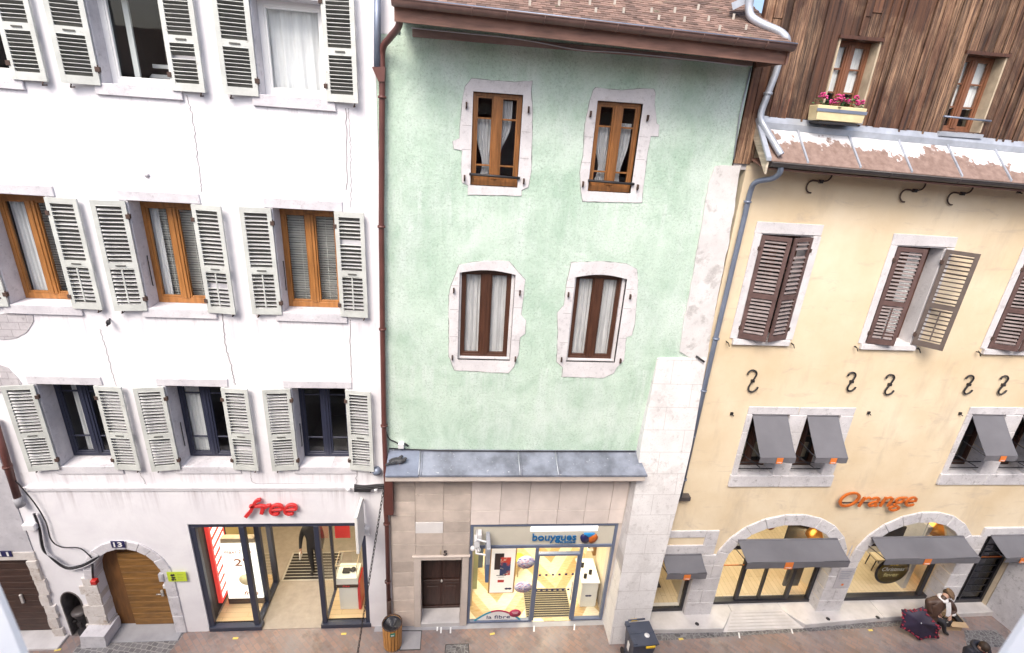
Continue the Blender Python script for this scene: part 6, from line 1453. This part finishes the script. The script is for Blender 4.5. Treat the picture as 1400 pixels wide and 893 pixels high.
b = MB(); b.tube([hb+V(-.10, 0, -.02), hb+V(-.07, -.01, .08), hb+V(.06, -.03, .08), hb+V(.10, -.04, -.02)], .009, 6); b.build('strap', m_matd, t2); MB().box(hb.x-.02, hb.x+.02, hb.y-.085, hb.y-.075, hb.z-.08, hb.z-.05).build('clasp', m_met, t2)
# cardboard box behind and a paper bag
q = G(1296, 856, .0); t2 = thing('cardboard_box', (q.x, q.y, 0), 'open tan cardboard box on pavement right of the person in cap', 'box')
m_card = M('brown cardboard', (.42, .30, .18), .8, .1, 6)
K = Matrix.Translation((q.x+.04, q.y+.02, 0)) @ Matrix.Rotation(R(-6), 4, 'Z')
MB().box(-.20, .20, -.15, -.14, .01, .30, 0, K).box(-.20, .20, .14, .15, .01, .30, 0, K).box(-.20, -.19, -.14, .14, .01, .30, 0, K).box(.19, .20, -.14, .14, .01, .30, 0, K).box(-.2, .2, -.15, .15, 0, .01, 0, K).build('carton', m_card, t2)
MB().add([K @ Vector(p) for p in ((-.2, -.155, .30), (.2, -.155, .30), (.22, -.27, .26), (-.22, -.27, .26), (-.2, -.150, .305), (.2, -.150, .305), (.22, -.27, .265), (-.22, -.27, .265))], SF).build('flap', m_card, t2)
MB().add([K @ Vector(p) for p in ((-.2, .155, .30), (.2, .155, .30), (.22, .20, .42), (-.22, .20, .42), (-.2, .150, .305), (.2, .150, .305), (.22, .195, .425), (-.22, .195, .425))], SF).build('flap', m_card, t2)
MB().box(.05, .19, -.12, .13, .22, .30, 0, K).build('dark_contents', m_matd, t2, .01); MB().ell(K @ Vector((.0, .05, .36)), (.09, .07, .06)).build('white_wrap', m_scarf, t2)
# the dark figure at the lower edge
hd = G(1345, 886, 1.52); fx, fy = hd.x+.02, hd.y+.05
t = thing('person', (fx, fy, 0), 'person in black padded coat with bare brown hair, lower right edge', 'person')
hip = V(fx+.02, fy+.06, .90)
J = dict(pelvis=hip, belly=hip+V(0, .0, .18), chest=V(fx, fy+.03, 1.26), neck=V(fx, fy, 1.42), head=V(fx-.01, fy-.05, 1.52), crown=V(fx-.01, fy-.05, 1.63),
         shL=V(fx+.21, fy+.04, 1.33), shR=V(fx-.21, fy+.02, 1.33), elL=V(fx+.28, fy-.08, 1.06), elR=V(fx-.28, fy-.08, 1.06), wrL=V(fx+.12, fy-.26, 1.02), wrR=V(fx-.10, fy-.26, 1.02),
         hiL=hip+V(.09, 0, -.06), hiR=hip+V(-.09, 0, -.06), knL=V(fx+.10, fy-.02, .48), knR=V(fx-.10, fy+.0, .48), anL=V(fx+.10, fy+.05, .08), anR=V(fx-.10, fy+.05, .08), toL=V(fx+.12, fy-.10, .04), toR=V(fx-.12, fy-.10, .04))
hands(J, 'L', (-.6, -.5, -.1), (.3, -.5, .5), (-.2, .3, -.6)); hands(J, 'R', (.6, -.5, -.1), (-.3, -.5, .5), (.2, .3, -.6))
rd = dict(RAD); rd.update(chest=(.22, .17), belly=(.20, .16), shL=.12, shR=.12, elL=.085, elR=.085, wrL=.045, wrR=.045)
body('body', J, BONES, rd, t, region, [m_navyc, m_skin, m_trou, m_shoe])
Mx = face(t, J['head'], V(-.1, -.9, -.35), V(0, -.2, 1), m_skin); MB().ell((0, -.02, .035), (.098, .105, .10), 0, 16, 9, Mx).build('hair', m_hair, t)
nk = J['neck']; MB().tube([nk+V(.12*math.cos(a), .03+.11*math.sin(a), .03*math.sin(a)) for a in [R(-60)+k*R(300)/13 for k in range(14)]], .055, 8).build('hood', m_navyc, t)
# the dark figure walking into the left shop
fx, fy = -3.72, 1.62
t = thing('person', (fx, fy, .012), 'person in black clothes holding white paper, standing inside left shop', 'person')
hip = V(fx, fy, .94)
J = dict(pelvis=hip, belly=hip+V(0, .0, .18), chest=V(fx, fy+.02, 1.32), neck=V(fx, fy+.02, 1.50), head=V(fx, fy+.0, 1.63), crown=V(fx, fy+.0, 1.73),
         shL=V(fx-.20, fy, 1.40), shR=V(fx+.20, fy, 1.40), elL=V(fx-.30, fy+.02, 1.12), elR=V(fx+.26, fy-.04, 1.12), wrL=V(fx-.30, fy-.10, .90), wrR=V(fx+.24, fy-.14, .92),
         hiL=hip+V(-.09, 0, -.06), hiR=hip+V(.09, 0, -.06), knL=V(fx-.09, fy-.01, .50), knR=V(fx+.10, fy-.03, .50), anL=V(fx-.08, fy+.04, .09), anR=V(fx+.10, fy+.02, .09), toL=V(fx-.10, fy-.10, .05), toR=V(fx+.12, fy-.13, .05))
J = {k: V(v.x, v.y, .012+(v.z-.012)*1.09) for k, v in J.items()}
hands(J, 'L', (0, -.2, -1), (.2, -1, 0), (.6, 0, -.2)); hands(J, 'R', (0, -.2, -1), (-.2, -1, 0), (-.6, 0, -.2))
body('body', J, BONES, RAD, t, region, [m_black, m_skin, m_black, m_shoe]); Mx = face(t, J['head'], V(-.3, -1, -.1), V(0, 0, 1), m_skin); MB().ell((0, -.02, .035), (.095, .10, .095), 0, 16, 9, Mx).build('hair', m_hair, t)
pl = J['paL']; tag(MB().box(pl.x-.01, pl.x+.01, pl.y-.10, pl.y+.08, pl.z-.22, pl.z-.02).build('paper_sheet', m_paper, None, .003), 'white paper in the hand of person inside left shop', 'paper')

# ------------------------------------------------------------------ the viewer's side of the street
OB = thing('opposite_house', (0, -10.2, 0), 'pale house across the street, seen only as reflections in the panes', 'building')
m_opp = M('pale street render', (.68, .66, .63), .9, .15, 1.2, .1)
oh = [rect(-1.1, 1.1, 10.2, 11.9)]+[rect(x, x+1.1, z, z+1.8) for z in (4.3, 7.4, 10.1) for x in (-15, -12, -9, -6, -3.6, 2.5, 5.2, 8, 11, 14) ]+[rect(x, x+2.4, .1, 3) for x in (-14, -10, -6, -2, 2, 6, 10)]
MB().wall([(-24, -.2), (24, -.2), (24, 12.3), (-24, 12.3)], oh, -10.3, -9.95).build('wall', m_opp, OB)
MB().box(-24, 24, -10.36, -10.31, -.2, 12.3).build('interior', m_room, OB)
MB().add([(-24.5, -9.6, 12.4), (24.5, -9.6, 12.4), (24.5, -14, 14.3), (-24.5, -14, 14.3), (-24.5, -9.6, 12.25), (24.5, -9.6, 12.25), (24.5, -14, 14.1), (-24.5, -14, 14.1)], SF).build('roof', m_tilr, OB)
m_cas = M('white window ledge paint', (.86, .86, .85), .6, .05, bmp=0)
for sgn, pa, pb, lab in ((-1, (0, 799), (40, 893), 'blurred white window ledge close by at the lower left corner'), (1, (1400, 838), (1364, 893), 'blurred white window ledge close by at the lower right corner')):
    A, B_ = G(*pa, 10.55), G(*pb, 10.55); dv = (B_-A).normalized(); A2, B2 = A-dv*.06, B_+dv*.35; ox = Vector((sgn*.5, 0, 0))
    t = thing('window_ledge', tuple(A), lab, 'ledge')
    q = [A2, B2, B2+ox, A2+ox]; MB().add(q+[p-Vector((0, 0, .05)) for p in q], SF).build('slab', m_cas, t, .008)
